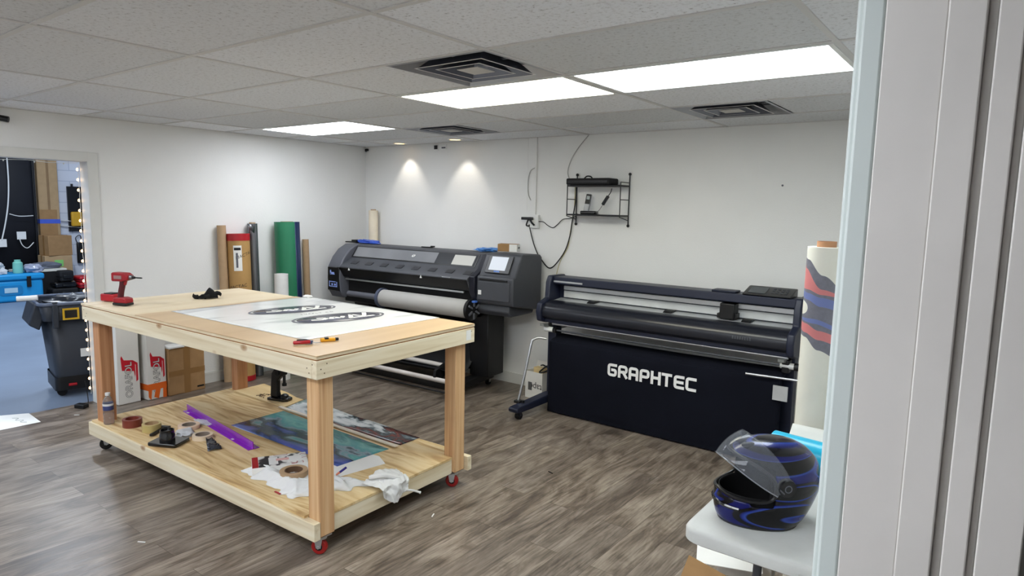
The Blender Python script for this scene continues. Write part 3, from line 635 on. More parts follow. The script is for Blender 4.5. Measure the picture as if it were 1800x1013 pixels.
for sx, yy in ((.0, (.06, .025, .045, TW - .03, TW - .06, TW - .045)),):
    for k, y in enumerate(yy): mb.cyl((-.001, y, zt1 - .02 - .022 * (k % 3)), (.0006, y, zt1 - .02 - .022 * (k % 3)), .0035, seg=8)
for k, x in enumerate((-.03, -.07, -.055, -TL + .04, -TL + .08, -TL + .06)): mb.cyl((x, .001, zt1 - .02 - .022 * (k % 3)), (x, -.0006, zt1 - .02 - .022 * (k % 3)), .0035, seg=8)
mb.build('screw_heads', mat('screw_dark', (92, 74, 52), .5), t)
legs = [(LX, .038), (LX, TW - .127), (-TL + .152, .038), (-TL + .152, TW - .127)]
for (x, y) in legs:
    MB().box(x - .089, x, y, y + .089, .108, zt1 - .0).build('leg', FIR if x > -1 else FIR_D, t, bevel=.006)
RT = .192
MB().box(-2.47, LX + .003, .0, .0375, RT - .09, RT).build('lower_rail', PINE[0], t, bevel=.003)
MB().box(-2.47, LX + .028, TW - .0375, TW, RT - .09, RT).build('lower_rail', PINE[0], t, bevel=.003)
MB().box(LX - .06, LX - .022, .128, TW - .128, RT - .09, RT - .001).build('lower_rail', PINE[1], t, bevel=.003)
MB().box(-2.45, -2.412, .04, TW - .04, RT - .09, RT - .001).build('lower_rail', PINE[1], t, bevel=.003)
mb = MB(); mb.poly([(-2.45, .014), (LX - .09, .014), (LX - .09, .129), (LX - .02, .129), (LX - .02, TW - .129), (LX - .09, TW - .129), (LX - .09, TW - .014), (-2.45, TW - .014)], 2, RT, RT + .013)
mb.build('shelf_deck', PLYD, t, smooth=False)
ZD = RT + .013
for (x, y) in legs:
    px, py = x - .038, y + .038
    a = .5 if x > -1 else 1.2
    wheel_m = mat('caster_red', (150, 24, 22), .4) if x > -1 else BLACK
    c = MB(); c.box(px - .035, px + .035, py - .035, py + .035, .100, .107); c.cyl((px, py, .085), (px, py, .10), .026)
    dx, dy = math.cos(a), math.sin(a)
    ox, oy = px - .012 * dx, py - .012 * dy
    for s in (-1, 1):
        c.at((ox - dy * .018 * s, oy + dx * .018 * s, 0), (0, 0, a)); c.poly([(-.012, .036), (.012, .036), (.022, .09), (-.022, .09)], 1, -.0015, .0015)
    c.at(); fork = c.build('caster', STEEL, t)
    MB().at((ox, oy, .041), (PI / 2, 0, a)).lathe([(.020, -.013), (.036, -.013), (.040, -.008), (.040, .008), (.036, .013), (.020, .013)], 28).build('wheel', wheel_m, fork)
    MB().at((ox, oy, .041), (PI / 2, 0, a)).lathe([(.0, -.014), (.019, -.014), (.019, .014), (0, .014)], 20, cap=False).build('hub', BLACKM, fork)
    MB().at((ox, oy, .041), (PI / 2, 0, a)).cyl((0, 0, -.024), (0, 0, .024), .007, seg=10).build('axle', STEEL, fork)

def tp(x, y, k=.978): return (5.994 + (x - 5.994) * k, -5.094 + (y + 5.094) * k)
# ---- things on the table top
ZT = TT - .001
t = thing('vinyl_banner', 'large white printed vinyl sheet laid on the table', 'banner')
def bil(c, u, v):
    a, b, cc, d = [Vector(p) for p in c]
    return (a * (1 - u) + b * u) * (1 - v) + (d * (1 - u) + cc * u) * v
BC = [tp(*q) + (0,) for q in ((1.707, -3.075), (3.090, -3.040), (3.110, -2.040), (1.725, -2.045))]
def ban(u, v):
    p = bil(BC, u, v); p.z = ZT + .0012 + .0018 * max(0, mnoise.noise(Vector((u * 9, v * 5, 3)))); return p
BAN = picture('banner_print', [(0.0, (196, 198, 200)), (0.36, (206, 208, 210)), (0.42, (236, 238, 238)), (1, (242, 243, 242))], scale=1.0, stretch=(5, 1.2, 1), dist=.4, rough=.16, detail=2)
MB().grid(ban, 60, 40).build('sheet', BAN, t, solid=.0008)
DGREY = mat('print_grey', (100, 101, 114), .2, var=.08, vscale=6)
def oval(cx, cy, rx, ry, a):
    zz = ZT + .0040; ca, sa = math.cos(a), math.sin(a)
    def E(th, s): x, y = rx * s * math.cos(th), ry * s * math.sin(th); return (cx + x * ca - y * sa, cy + x * sa + y * ca, zz)
    mb = MB(); mb._f([mb._v(E(2 * PI * k / 48, .90)) for k in range(48)]); o = mb.build('oval_logo', DGREY, t, solid=.0004)
    mb = MB(); 
    for k in range(48):
        a0, a1 = 2 * PI * k / 48, 2 * PI * (k + 1) / 48; mb.quad(E(a0, .95), E(a1, .95), E(a1, 1.0), E(a0, 1.0))
    mb.build('oval_ring', DGREY, t, solid=.0004)
    # white script strokes in the oval
    mb = MB(); zz += .0006
    S = [[(-.55, -.1), (-.35, -.2), (-.25, .1), (-.4, .2)], [(-.2, -.2), (-.1, .2), (0, -.15), (.1, .2)], [(.15, -.35), (.3, .45)], [(.3, .4), (.42, -.2), (.6, .55)], [(.1, -.4), (.62, -.32)]]
    for st in S:
        pts = [Vector((cx + p[0] * rx * 1.15 * ca - p[1] * ry * sa, cy + p[0] * rx * 1.15 * sa + p[1] * ry * ca, zz)) for p in st]
        P2 = smoothpath(pts, 4)
        for a_, b_ in zip(P2[:-1], P2[1:]):
            n = Vector((-(b_ - a_).y, (b_ - a_).x, 0)); n = n.normalized() * .014 if n.length else n
            mb.quad(a_ - n, b_ - n, b_ + n, a_ + n)
    mb.build('script_lettering', PAPER, t, weld=False, smooth=False)
oval(*tp(2.20, -2.50), .29, .135, math.radians(78)); oval(*tp(2.66, -2.48), .30, .145, math.radians(78))
text('lettering', 'S U P P L Y   C O', .03, DGREY, t, tp(2.43, -2.48) + (ZT + .0042,), (0, 0, math.radians(78)), ext=.0002)

# impact driver with two batteries
DRED = mat('driver_red', (150, 24, 34), .42)
t = thing('impact_driver', 'red cordless impact driver standing on its battery', 'drill', tp(1.215, -3.16) + (ZT,), math.radians(22))
t.scale = (.88, .88, .88)
mb = MB().at(rot=(0, 0, 0)); mb.poly([(-.062, .0), (.062, .0), (.066, .018), (-.064, .018)], 1, -.038, .038); mb.build('battery_base', BLACK, t, bevel=.004)
MB().poly([(-.064, .018), (.066, .018), (.06, .055), (.02, .062), (-.055, .056)], 1, -.037, .037).build('battery', DRED, t, bevel=.008)
MB().tube(smoothpath([(-.02, 0, .055), (-.012, 0, .10), (.002, 0, .15), (.006, 0, .185)]), [.021] * 19, 14).build('grip', mat('grip_dark_red', (80, 20, 28), .6), t)
MB().poly([(-.068, .186), (-.06, .180), (.03, .182), (.078, .195), (.084, .226), (.05, .246), (-.055, .248), (-.068, .240)], 1, -.032, .032).build('housing', DRED, t, bevel=.012, seg=3)
MB().box(-.04, .03, -.0355, -.0335, .20, .226).build('name_plate', mat('plate_grey', (150, 120, 118), .4), t)
MB().tube([(.08, 0, .213), (.102, 0, .213)], [.020, .015], 16).build('nose_cone', mat('cast_grey', (120, 118, 120), .35, metal=.6), t)
MB().cyl((.102, 0, .213), (.118, 0, .213), .010).build('chuck', BLACK, t)
MB().tube([(.118, 0, .213), (.180, 0, .213), (.19, 0, .213)], [.005, .005, .002], 8).build('bit', BLACKM, t)
MB().poly([(.022, .19), (.045, .185), (.032, .150), (.018, .158)], 1, -.009, .009).build('trigger', DRED, t, bevel=.003)
t = thing('battery_pack', 'spare red battery pack behind the impact driver', 'battery', tp(.965, -3.135) + (ZT,), math.radians(20)); MB().poly([(-.06, 0), (.06, 0), (.062, .05), (-.058, .052)], 1, -.036, .036).build('body', RED, t, bevel=.008); MB().box(-.03, .04, -.03, .03, .05, .057).build('terminal_rail', BLACK, t)
# glove
t = thing('work_glove', 'black work glove lying crumpled on the table', 'glove', tp(1.27, -2.60) + (ZT,), math.radians(72))
t.scale = (.62, .85, 1.3)
def gl(u, v):
    x = -.105 + .21 * u; y = -.055 + .11 * v
    h = .012 + .042 * math.exp(-((x - .035) / .05) ** 2) * (1 - (abs(v - .5) * 1.6) ** 2) + .008 * mnoise.noise(Vector((u * 6, v * 6, 1)))
    w = 1 - .45 * max(0, -x / .105)
    return (x, y * w, max(.003, h * (1 - (abs(v - .5) * 2) ** 4)))
GLV = mat('black_knit', (14, 14, 16), .95, bump=.3, bscale=300)
MB().grid(gl, 26, 14).build('palm', GLV, t, solid=.004)
for k, (y, l) in enumerate(((-.028, .05), (-.010, .062), (.010, .055), (.028, .042))): MB().tube(smoothpath([(.085, y, .02), (.11 + l * .3, y * 1.2, .024), (.09 + l, y * 1.5, .013)]), [.010] * 12 + [.006], 10).build('finger', GLV, t)
MB().tube(smoothpath([(.01, -.05, .014), (-.03, -.075, .012), (-.05, -.082, .010)]), [.010] * 12 + [.006], 10).build('thumb', GLV, t)
MB().tube(smoothpath([(-.10, -.02, .010), (-.135, .0, .010), (-.15, .012, .02)]), [.012] * 12 + [.006], 8).build('cuff', GLV, t)
# snips and knife
t = thing('hand_snips', 'small red and black handled snips on the table corner', 'snips', tp(3.195, -3.085) + (ZT,), math.radians(35))
MB().tube(smoothpath([(-.075, -.022, .010), (-.04, -.026, .014), (.0, -.005, .014)]), .009, 8).build('handle', RED, t, label='red handle')
MB().tube(smoothpath([(-.075, .018, .010), (-.035, .026, .012), (.0, .005, .012)]), .009, 8).build('handle', BLACK, t, label='black handle')
MB().box(-.008, .012, -.011, .011, .004, .02).build('pivot', mat('blue_grey', (70, 80, 110), .4), t, bevel=.003); MB().poly([(.01, -.006), (.055, .0), (.01, .006)], 2, .008, .012).build('jaw', STEEL, t)
t = thing('utility_knife', 'yellow snap off knife beside the red snips', 'knife', tp(3.195, -2.98) + (ZT,), math.radians(60)); MB().box(-.035, .04, -.012, .012, .0, .018).build('body', mat('yellow_plastic', (224, 160, 36), .4), t, bevel=.005); MB().box(-.015, .006, -.0125, .0125, .012, .021).build('slider', BLACK, t, bevel=.002); MB().box(.035, .056, -.009, .009, .003, .017).build('end_cap', BLACK, t, bevel=.003)
tag(crumple(MB().at(tp(1.76, -2.07) + (ZT + .006,)), (0, 0, 0), (.04, .03, .012), .5, 14, 8, seed=1, flat=.006).build('paper_scrap', PAPER), 'little white paper scrap at the far banner corner', 'paper scrap')

# ---- things on the lower shelf
PET = mat('clear_pet', (235, 240, 244), .05, trans=.92, ior=1.32, var=0)
t = thing('water_bottle', 'clear plastic water bottle standing beside the table leg', 'bottle', (1.212, -3.286, ZD))
MB().lathe([(.0, .001), (.028, .001), (.032, .008), (.032, .03), (.0295, .036), (.032, .042), (.0325, .075), (.030, .08), (.0325, .085), (.0325, .14), (.030, .16), (.018, .188), (.0125, .194), (.0125, .205)], 28, cap=False).build('body', PET, t)
MB().ring(.0332, .0327, .10, .145).build('label_band', mat('label_blue', (60, 70, 120), .35), t); MB().ring(.0334, .0331, .13, .145).build('label_edge', WHITE, t)
MB().cyl((0, 0, .200), (0, 0, .217), .0155).build('cap', WHITE, t)
def tape(label, x, y, ro, ri, h, m, cm, rz=0, tail=False, tz=ZD, rx=0):
    t = thing('tape_roll', label, 'tape roll', (x, y, tz), rot=(rx, 0, rz)); MB().ring(ro, ri + .004, .0005, h, 36).build('tape', m, t); MB().ring(ri + .0038, ri, .0002, h + .001, 32).build('core', cm, t); return t
tape('dark red brown packing tape roll next to the bottle', 1.375, -3.205, .060, .040, .052, mat('tape_redbrown', (120, 54, 44), .3), mat('core_red', (130, 58, 48), .5))
tape('olive tan tape roll between the red roll and thin rolls', 1.565, -3.165, .058, .040, .050, mat('tape_tan', (186, 168, 110), .4), CARD2)
tape('thin pinkish masking tape roll beside the tan roll', 1.70, -2.985, .068, .040, .026, mat('tape_pink', (222, 196, 172), .5), mat('core_grey', (130, 120, 112), .6))
tape('thin cream masking tape roll behind the black dispenser', 1.955, -3.025, .062, .040, .028, mat('tape_cream', (222, 204, 178), .5), MATS['core_grey'])
tag(crumple(MB().at((1.66, -2.87, ZD + .006)), (0, 0, 0), (.09, .035, .010), .6, 20, 8, seed=6, flat=.006).build('film_scrap', BAGM), 'scrap of clear liner behind the pinkish tape roll', 'scrap')
tag(crumple(MB().at((1.80, -3.06, ZD + .010)), (0, 0, 0), (.07, .05, .018), .6, 20, 8, seed=9, flat=.010).build('film_scrap', BAGM), 'scrap of white liner between the masking tape rolls', 'scrap')
t = thing('hammer_tacker', 'black T handled scraper beside the tan tape roll', 'scraper', (1.63, -3.14, ZD), math.radians(122)); MB().box(-.10, .04, -.010, .010, .002, .020).build('handle', BLACK, t, bevel=.004); MB().box(.035, .062, -.036, .036, .002, .024).build('blade_holder', BLACK, t, bevel=.004)
t = thing('tape_dispenser', 'glossy black square base with a round post', 'dispenser', (1.885, -3.205, ZD), math.radians(28))
MB().poly(rrect(-.10, .10, -.075, .075, .02), 2, .0, .022).build('base', GLOSSB, t, bevel=.006)
MB().lathe([(.0, .022), (.045, .022), (.045, .060), (.042, .064), (.042, .088), (.036, .090), (.034, .080), (0, .080)], 28, (-.01, 0, 0), cap=False).build('post', GLOSSB, t)
t = thing('foil_offcut', 'crumpled black and silver offcut right of the dispenser', 'offcut', (2.10, -3.045, ZD + .004), math.radians(-20))
MB().grid(lambda u, v: (-.13 + .26 * u, (-.025 + .05 * v) * (.6 + u), max(.0, .016 * abs(mnoise.noise(Vector((u * 7, v * 3, 4)))) * 2 + .004 * v)), 24, 5).build('foil', mat('foil_dark', (70, 72, 80), .25, metal=.5, var=.5, vscale=30), t, solid=.001)
PUR = mat('purple_acrylic', (136, 32, 180), .18, coat=.5, var=.05)
t = thing('angle_channel', 'shiny purple L shaped channel lying diagonally', 'channel', (1.85, -2.86, ZD + .001), math.radians(-6.5))
L_ = .53
MB().poly([(-.038, 0), (.035, 0), (.035, .004), (.002, .005), (-.004, .048), (-.010, .048), (-.008, .004), (-.038, .004)], 0, -L_, L_).build('profile', PUR, t, smooth=False, bevel=.001)
for x in (-.46, .28): MB().box(x - .012, x + .012, -.033, -.020, .004, .0055).build('clip', WHITE, t)
tpb = thing('plywood_offcut', 'small plywood board under the black press', 'board', (0, 0, 0)); MB().poly([(1.13, -2.335), (1.80, -2.320), (1.745, -2.115), (1.66, -2.118), (1.50, -2.085), (1.12, -2.06)], 2, ZD + .0005, ZD + .013).build('panel', wood('plywood_yellow', 0, [(0.3, (206, 176, 124)), (0.6, (222, 198, 150)), (0.8, (228, 208, 166))], fine=6, along=1, dist=1.5), tpb, bevel=.001)
ZB = ZD + .013
t = thing('arbor_press', 'small black hand press standing on the plywood offcut', 'press', (1.62, -2.235, ZB), math.radians(18))
MB().poly([(-.085, -.05), (.055, -.05), (.09, -.03), (.09, .03), (.055, .05), (-.085, .05)], 2, 0, .022).build('base', GLOSSB, t, bevel=.005)
MB().poly([(-.075, .022), (-.005, .022), (-.015, .06), (-.012, .15), (.03, .19), (.055, .20), (.055, .245), (-.03, .25), (-.06, .21), (-.07, .12)], 1, -.025, .025).build('column', BLACK, t, bevel=.008)
MB().cyl((.04, 0, .235), (.04, 0, .135), .011).build('ram', BLACK, t); MB().cyl((.04, 0, .135), (.04, 0, .115), .018).build('die', BLACK, t)
MB().lathe([(.0, .022), (.032, .022), (.030, .04), (.015, .05), (0, .05)], 20, (.04, 0, 0), cap=False).build('anvil', BLACK, t); MB().cyl((.068, 0, .022), (.068, 0, .027), .010).build('bolt_head', STEEL, t)
MB().cyl((-.0, -.035, .215), (-.0, .035, .215), .017).build('pinion', BLACKM, t)
MB().tube([(0, .045, .215), (-.05, .045, .30), (-.10, .045, .37)], .007).build('lever', BLACKM, t)
for k in range(9):
    x, y = 1.44 + R.uniform(-.045, .045), -2.255 + R.uniform(-.04, .04); a = R.uniform(0, 3); l = R.uniform(.012, .022)
    o = MB().cyl((x - l * math.cos(a), y - l * math.sin(a), ZB + .004), (x + l * math.cos(a), y + l * math.sin(a), ZB + .006), .0028, seg=8).build('steel_pin', mat('dull_brass', (110, 88, 66), .4, metal=.5)); tag(o, 'small brass pin scattered beside the black press', 'pin', 'brass pins by the press')
# photo prints
LAKE = picture('lake_print', [(0.0, (78, 88, 160)), (.30, (84, 98, 166)), (.38, (52, 74, 120)), (.43, (34, 50, 60)), (.48, (70, 92, 100)), (.52, (130, 152, 164)), (.57, (84, 152, 154)), (.66, (110, 172, 168)), (.74, (66, 124, 128)), (.82, (170, 206, 206))], scale=4.5, stretch=(.6, 1.4, 1), dist=.35, seed=2.0, grad=('Y', -2.78, -2.36, .22))
SNOW = picture('mountain_print', [(0.0, (60, 110, 112)), (.26, (90, 128, 130)), (.34, (150, 164, 166)), (.40, (214, 218, 220)), (.50, (190, 196, 200)), (.55, (96, 108, 112)), (.58, (40, 52, 58)), (.63, (112, 60, 54)), (.68, (92, 52, 48)), (.74, (60, 74, 80)), (.85, (150, 158, 164))], scale=5.0, stretch=(.8, 1.8, 1), dist=.3, seed=5.0, detail=10, grad=('X', 1.76, 3.0, .14))
def lp(u, v):
    p = bil([(1.855, -2.775, 0), (2.985, -2.765, 0), (3.005, -2.38, 0), (1.845, -2.36, 0)], u, v); p.z = ZD + .0008 + .03 * max(0, u - .90) * 0 + .010 * (1 - v) * u * math.sin(u * 3.1); return p
t = thing('lake_print', 'glossy teal and blue lake photo print on the shelf', 'print'); MB().grid(lp, 30, 8).build('sheet', LAKE, t, solid=.0006)
def sp(u, v):
    p = bil([(1.76, -2.335, 0), (3.01, -2.290, 0), (3.01, -2.115, 0), (1.76, -2.085, 0)], u, v); p.z = ZD + .0008 + .006 * v * math.sin(u * 7) ** 2 + (.014 * (1 - u * 6) * v if u < .16 else 0); return p
t = thing('mountain_print', 'snowy mountain photo print along the far shelf edge', 'print'); MB().grid(sp, 40, 6).build('sheet', SNOW, t, solid=.0006)
t = thing('wood_strip', 'long thin pale wooden strip between the two prints', 'strip'); MB().poly([(1.765, -2.350), (3.025, -2.352), (3.03, -2.326), (1.77, -2.328)], 2, ZD + .0075, ZD + .016).build('strip', mat('strip_pale', (224, 214, 196), .6), t)
t = thing('paper_sheet', 'plain white sheet under the lake print corner', 'paper'); MB().poly([(2.80, -2.90), (3.09, -2.97), (3.165, -2.555), (3.05, -2.50), (2.90, -2.52)], 2, ZD + .0001, ZD + .0006).build('sheet', PAPER, t)
# boxed kit
BOXP = picture('kit_print', [(0, (26, 26, 30)), (.44, (36, 36, 44)), (.5, (215, 215, 212)), (.62, (226, 226, 222)), (.66, (150, 30, 34)), (.7, (210, 210, 208))], scale=14, stretch=(1, .7, 1), dist=.3, detail=1, rough=.35)
t = thing('boxed_kit', 'flat printed cardboard kit box with a red end', 'box', (2.755, -2.99, ZD + .012), math.radians(60))
MB().box(-.15, .15, -.085, .085, 0, .038).build('body', PAPER, t, bevel=.002); MB().box(-.115, .148, -.083, .083, .038, .0388).build('printed_face', BOXP, t); MB().box(-.149, -.116, -.083, .083, .038, .0388).build('red_stripe', RED, t)
MB().box(-.06, -.01, -.06, .05, .0388, .0393).build('printed_panel', WHITE, t, bevel=.0002); MB().box(.04, .12, -.05, .04, .0388, .0393).build('printed_panel', WHITE, t, bevel=.0002); MB().box(-.02, .05, -.012, .022, .0393, .0398).build('name_panel', mat('panel_pink', (220, 170, 166), .4), t)
# plastic bag
BAG = mat('bag_plastic', (232, 233, 232), .3, var=.03, trans=.18, ior=1.1)
t = thing('plastic_bag', 'crumpled white shopping bag drooping over the shelf edge', 'plastic bag')
def bagf(u, v):
    c = [(2.62, -3.15, 0), (3.16, -3.18, 0), (3.36, -2.77, 0), (2.84, -2.92, 0)]
    p = bil(c, u, v); e = min(u, 1 - u, v, 1 - v) * 7; q = Vector((p.x, p.y, 0))
    p.x += .045 * mnoise.noise(Vector((v * 6, u * 5, 7))); p.y += .05 * mnoise.noise(Vector((u * 8, v * 3, 2))) * (1 if v < .5 else .5)
    ridge = 1 - abs(mnoise.noise(q * 13 + Vector((3, 1, 0)))) * 2.4; ridge2 = 1 - abs(mnoise.noise(q * 31)) * 2.2
    near = math.exp(-((v - .16) / .13) ** 2) * (.5 + .5 * math.sin(PI * min(1, u * 1.15)))       # the rolled front lip
    mid = math.exp(-((v - .55) / .25) ** 2) * (1 if u > .62 else .25)
    p.z = ZD + .0015 + min(1, e) * (.006 + .034 * near + .022 * mid + .012 * max(0, ridge) + .007 * max(0, ridge2))
    return p
MB().grid(bagf, 110, 64).build('bag_body', BAG, t, solid=.0006)
def hangf(u, v):
    x = 3.28 + .145 * min(1, v * 1.8) + .012 * math.sin(u * 9 + v * 4); y = -2.86 + .26 * u * (1 - .35 * v) + .05 * v
    z = ZD + .016 + .028 * math.sin(PI * u) * (1 - v) - max(0, v - .45) * .20 * (.6 + .4 * math.sin(PI * u)) +   .006 * (1 - 2 * abs(mnoise.noise(Vector((u * 7, v * 7, 9))))); return (x + .010 * mnoise.noise(Vector((u * 9, v * 7, 2))) + .02, y, z)
MB().grid(hangf, 60, 48).build('hanging_lobe', BAG, t, solid=.0006)
MB().tube(smoothpath([(3.33, -2.82, ZD + .045), (3.39, -2.76, ZD + .055), (3.42, -2.70, ZD + .03), (3.39, -2.66, ZD + .02), (3.33, -2.69, ZD + .03)]), [.012] * 25, 7).build('handle_loop', BAG, t)
MB().tube(smoothpath([(3.42, -2.68, ZD - .05), (3.45, -2.62, ZD - .06), (3.47, -2.57, ZD - .085)]), [.006] * 12 + [.009], 7).build('handle_tail', BAG, t)
MB().box(3.02, 3.07, -3.2, -3.19, ZD + .0062, ZD + .0085).build('red_print', RED, t)
tape('cardboard cored roll lying inside the white bag', 2.955, -3.035, .075, .045, .030, KRAFT, mat('core_brown', (96, 70, 50), .8), tz=ZD + .028)
t = thing('marker_pen', 'dark blue pen with an orange tip near the bag', 'pen', (3.13, -2.86, ZD + .035), rot=(0, -.5, math.radians(70)))
t.scale = (.8, .8, .8); MB().cyl((.0, 0, 0), (.055, 0, 0), .008).build('barrel', mat('pen_blue', (40, 36, 120), .35), t); MB().cyl((-.03, 0, 0), (0, 0, 0), .006, .008).build('tip', mat('pen_orange', (206, 120, 90), .4), t)

# floor scraps
for (x, y, l) in ((3.55, -2.55, 'tiny white scrap on the floor by the near table end'), (2.62, -3.70, 'tiny white scrap on the open floor before the table'), (.16, -3.12, 'tiny white scrap on the floor near the doorway edge'), (3.72, -1.62, 'tiny dark speck on the floor behind the table')):
    tag(MB().at((x, y, .002), (0, 0, x * 5)).box(-.02, .02, -.003, .003, -.0015, .0015).build('paper_scrap', WHITE if 'white' in l else BLACK), l, 'paper scrap')
# ------------------------------------------------------------------ the large format printer
t = thing('wide_format_printer', 'long charcoal wide format printer on a black stand', 'printer', (2.565, -.10, 0), math.radians(2.5))
HP = t
L0, L1, LC = -2.36, 0.0, -.40              # left end, right end, left side of the console
# profiles are (y, z)
BODY = [(0, .80), (0, 1.27), (-.03, 1.30), (-.25, 1.30), (-.28, 1.285), (-.37, 1.165), (-.385, 1.155), (-.52, 1.085), (-.53, 1.07), (-.47, .965), (-.40, .955), (-.38, .84), (-.30, .78)]
MB().poly(BODY, 0, L0 + .19, LC - .06).build('body', CHAR, t, bevel=.006)
ENDL = [(0, .78), (0, 1.27), (-.03, 1.30), (-.28, 1.30), (-.38, 1.25), (-.46, 1.17), (-.52, 1.07), (-.53, .95), (-.52, .82), (-.47, .74), (-.2, .74)]
MB().poly(ENDL, 0, L0, L0 + .19).build('end_cap', CHAR2, t, bevel=.012)
MB().poly([(-.50, 1.07), (-.532, 1.06), (-.534, .82), (-.50, .80)], 0, L0 + .012, L0 + .185).build('end_panel', BLACK, t, bevel=.003)
SYM = mat('symbol_blue', (150, 170, 235), .5)
mb = MB()
for (x, z, w, h) in ((.035, .985, .05, .008), (.035, 1.0, .012, .03), (.05, .99, .03, .02), (.025, .855, .006, .06), (.025, .855, .085, .008), (.025, .905, .07, .008), (.05, .87, .015, .02), (.08, .87, .015, .02), (.104, .86, .006, .05)): mb.box(L0 + x * 1.45, L0 + x * 1.45 + w * 1.45, -.5365, -.534, z, z + h)
mb.build('instruction_symbols', SYM, t)
# window band on the sloping front
def slope(mb, x0, x1, p, q, lift0, lift1):
    (y0, z0), (y1, z1) = p, q; n = Vector((0, z0 - z1, -(y0 - y1))).normalized(); n = -n if n.y > 0 else n
    A = [Vector((x0, y0, z0)), Vector((x1, y0, z0)), Vector((x1 - .0, y1, z1)), Vector((x0, y1, z1))]
    B = [a + n * lift0 for a in A]; C = [a + n * lift1 for a in A]
    for q4 in ((0, 1, 2, 3),): mb._f([mb._v(C[i]) for i in q4]); mb._f([mb._v(B[i]) for i in q4][::-1])
    for i in range(4): mb.quad(B[i], B[(i + 1) % 4], C[(i + 1) % 4], C[i])
    return mb
P_, Q_ = (-.283, 1.281), (-.367, 1.169)
slope(MB(), L0 + .20, LC - .10, P_, Q_, 0, .003).build('window_frame', BLACK, t, smooth=False)
slope(MB(), L0 + .22, LC - .60, (-.289, 1.273), (-.362, 1.177), .003, .0045).build('window', mat('window_film', (118, 120, 124), .12, var=.15, vscale=2, spec=.8), t, smooth=False)
slope(MB(), LC - .60, LC - .12, (-.289, 1.273), (-.362, 1.177), .003, .0042).build('window', GLASSD, t, smooth=False, label='dark part of the printer window')
slope(MB(), LC - .39, LC - .14, (-.294, 1.266), (-.360, 1.179), .0042, .0052).build('lit_window', emis('printer_glow', (230, 231, 224), .62, True), t, smooth=False)
MB().at((-1.30, -.328, 1.226), (math.radians(-53) + PI / 2, 0, 0)).ring(.020, .012, .0045, .0065, 20).build('round_logo', WHITE, t)
mb = MB(); mb.at((-1.30, -.328, 1.226), (math.radians(-53) + PI / 2, 0, 0)); mb.box(-.008, -.005, -.012, .012, .0045, .0062); mb.box(.004, .007, -.012, .012, .0045, .0062); mb.build('logo_letters', WHITE, t)
for k in range(8):
    x = L0 + .30 + k * .215; slope(MB(), x, x + .085, (-.425, 1.136), (-.475, 1.110), 0, .003).build('lid_grip', mat('dark_grip', (46, 47, 52), .5), t, smooth=False)
MB().poly([(-.5305, 1.068), (-.5335, 1.066), (-.472, .968), (-.468, .97)], 0, L0 + .16, LC - .075).build('front_lid', BLACK, t, label='black lower lid face')
for x in (L0 + .34, -1.02): MB().poly([(x - .013, 1.045), (x + .013, 1.045), (x, 1.072)], 1, -.5345, -.528).build('arrow_mark', WHITE, t)
MB().box(-.76, -.66, -.53, -.5275, 1.074, 1.079).build('model_badge', ALU, t)
MB().box(L0 + .20, LC - .16, -.46, -.44, .935, .952).build('paper_bar', ALU, t, bevel=.003)
MB().box(L0 + .16, LC - .08, -.43, -.10, .70, .80).build('under_tray', BLACK, t, bevel=.01)
MB().box(L0 + .14, LC - .06, -.40, -.38, .80, .96).build('platen_front', BLACKM, t)
# dark divider and console
MB().poly([(0, .80), (0, 1.29), (-.26, 1.305), (-.30, 1.29), (-.385, 1.16), (-.50, 1.10), (-.50, .96), (-.44, .86), (-.2, .80)], 0, LC - .06, LC + .0).build('divider', mat('divider_navy', (26, 28, 40), .4), t, bevel=.005)
CON = [(0, .80), (0, 1.28), (-.03, 1.305), (-.30, 1.315), (-.33, 1.305), (-.43, 1.125), (-.47, 1.105), (-.475, .90), (-.455, .86), (-.10, .80)]
MB().poly(CON, 0, LC, L1).build('console', CHAR, t, bevel=.014, seg=3)
slope(MB(), LC + .06, L1 - .075, (-.343, 1.290), (-.428, 1.140), .001, .008).build('screen_bezel', BLACK, t, smooth=False, bevel=.003)
slope(MB(), LC + .095, L1 - .125, (-.349, 1.280), (-.414, 1.165), .008, .0095).build('screen', emis('screen_glow', (226, 234, 244), .86, True), t, smooth=False, label='lit white touch screen')
slope(MB(), LC + .16, LC + .22, (-.417, 1.160), (-.423, 1.149), .008, .0095).build('logo_strip', mat('logo_blue', (60, 110, 190), .4), t)
MB().box(LC + .04, L1 - .06, -.480, -.470, 1.075, 1.09).build('slot', BLACKM, t)
MB().box(LC + .02, L1 - .03, -.482, -.47, .90, 1.068).build('cover_panel', CHAR, t, bevel=.004)
MB().box(LC + .03, LC + .065, -.484, -.481, .945, .985).build('sticker', WHITE, t)
MB().box(LC - .055, LC + .02, -.52, -.47, .865, .885).build('blue_latch', mat('latch_blue', (70, 110, 190), .35), t, bevel=.006)
MB().poly([(-.02, .80), (-.43, .86), (-.44, .80), (-.40, .755), (-.05, .755)], 0, LC - .02, L1 - .06).build('console_underside', CHAR, t, bevel=.01)
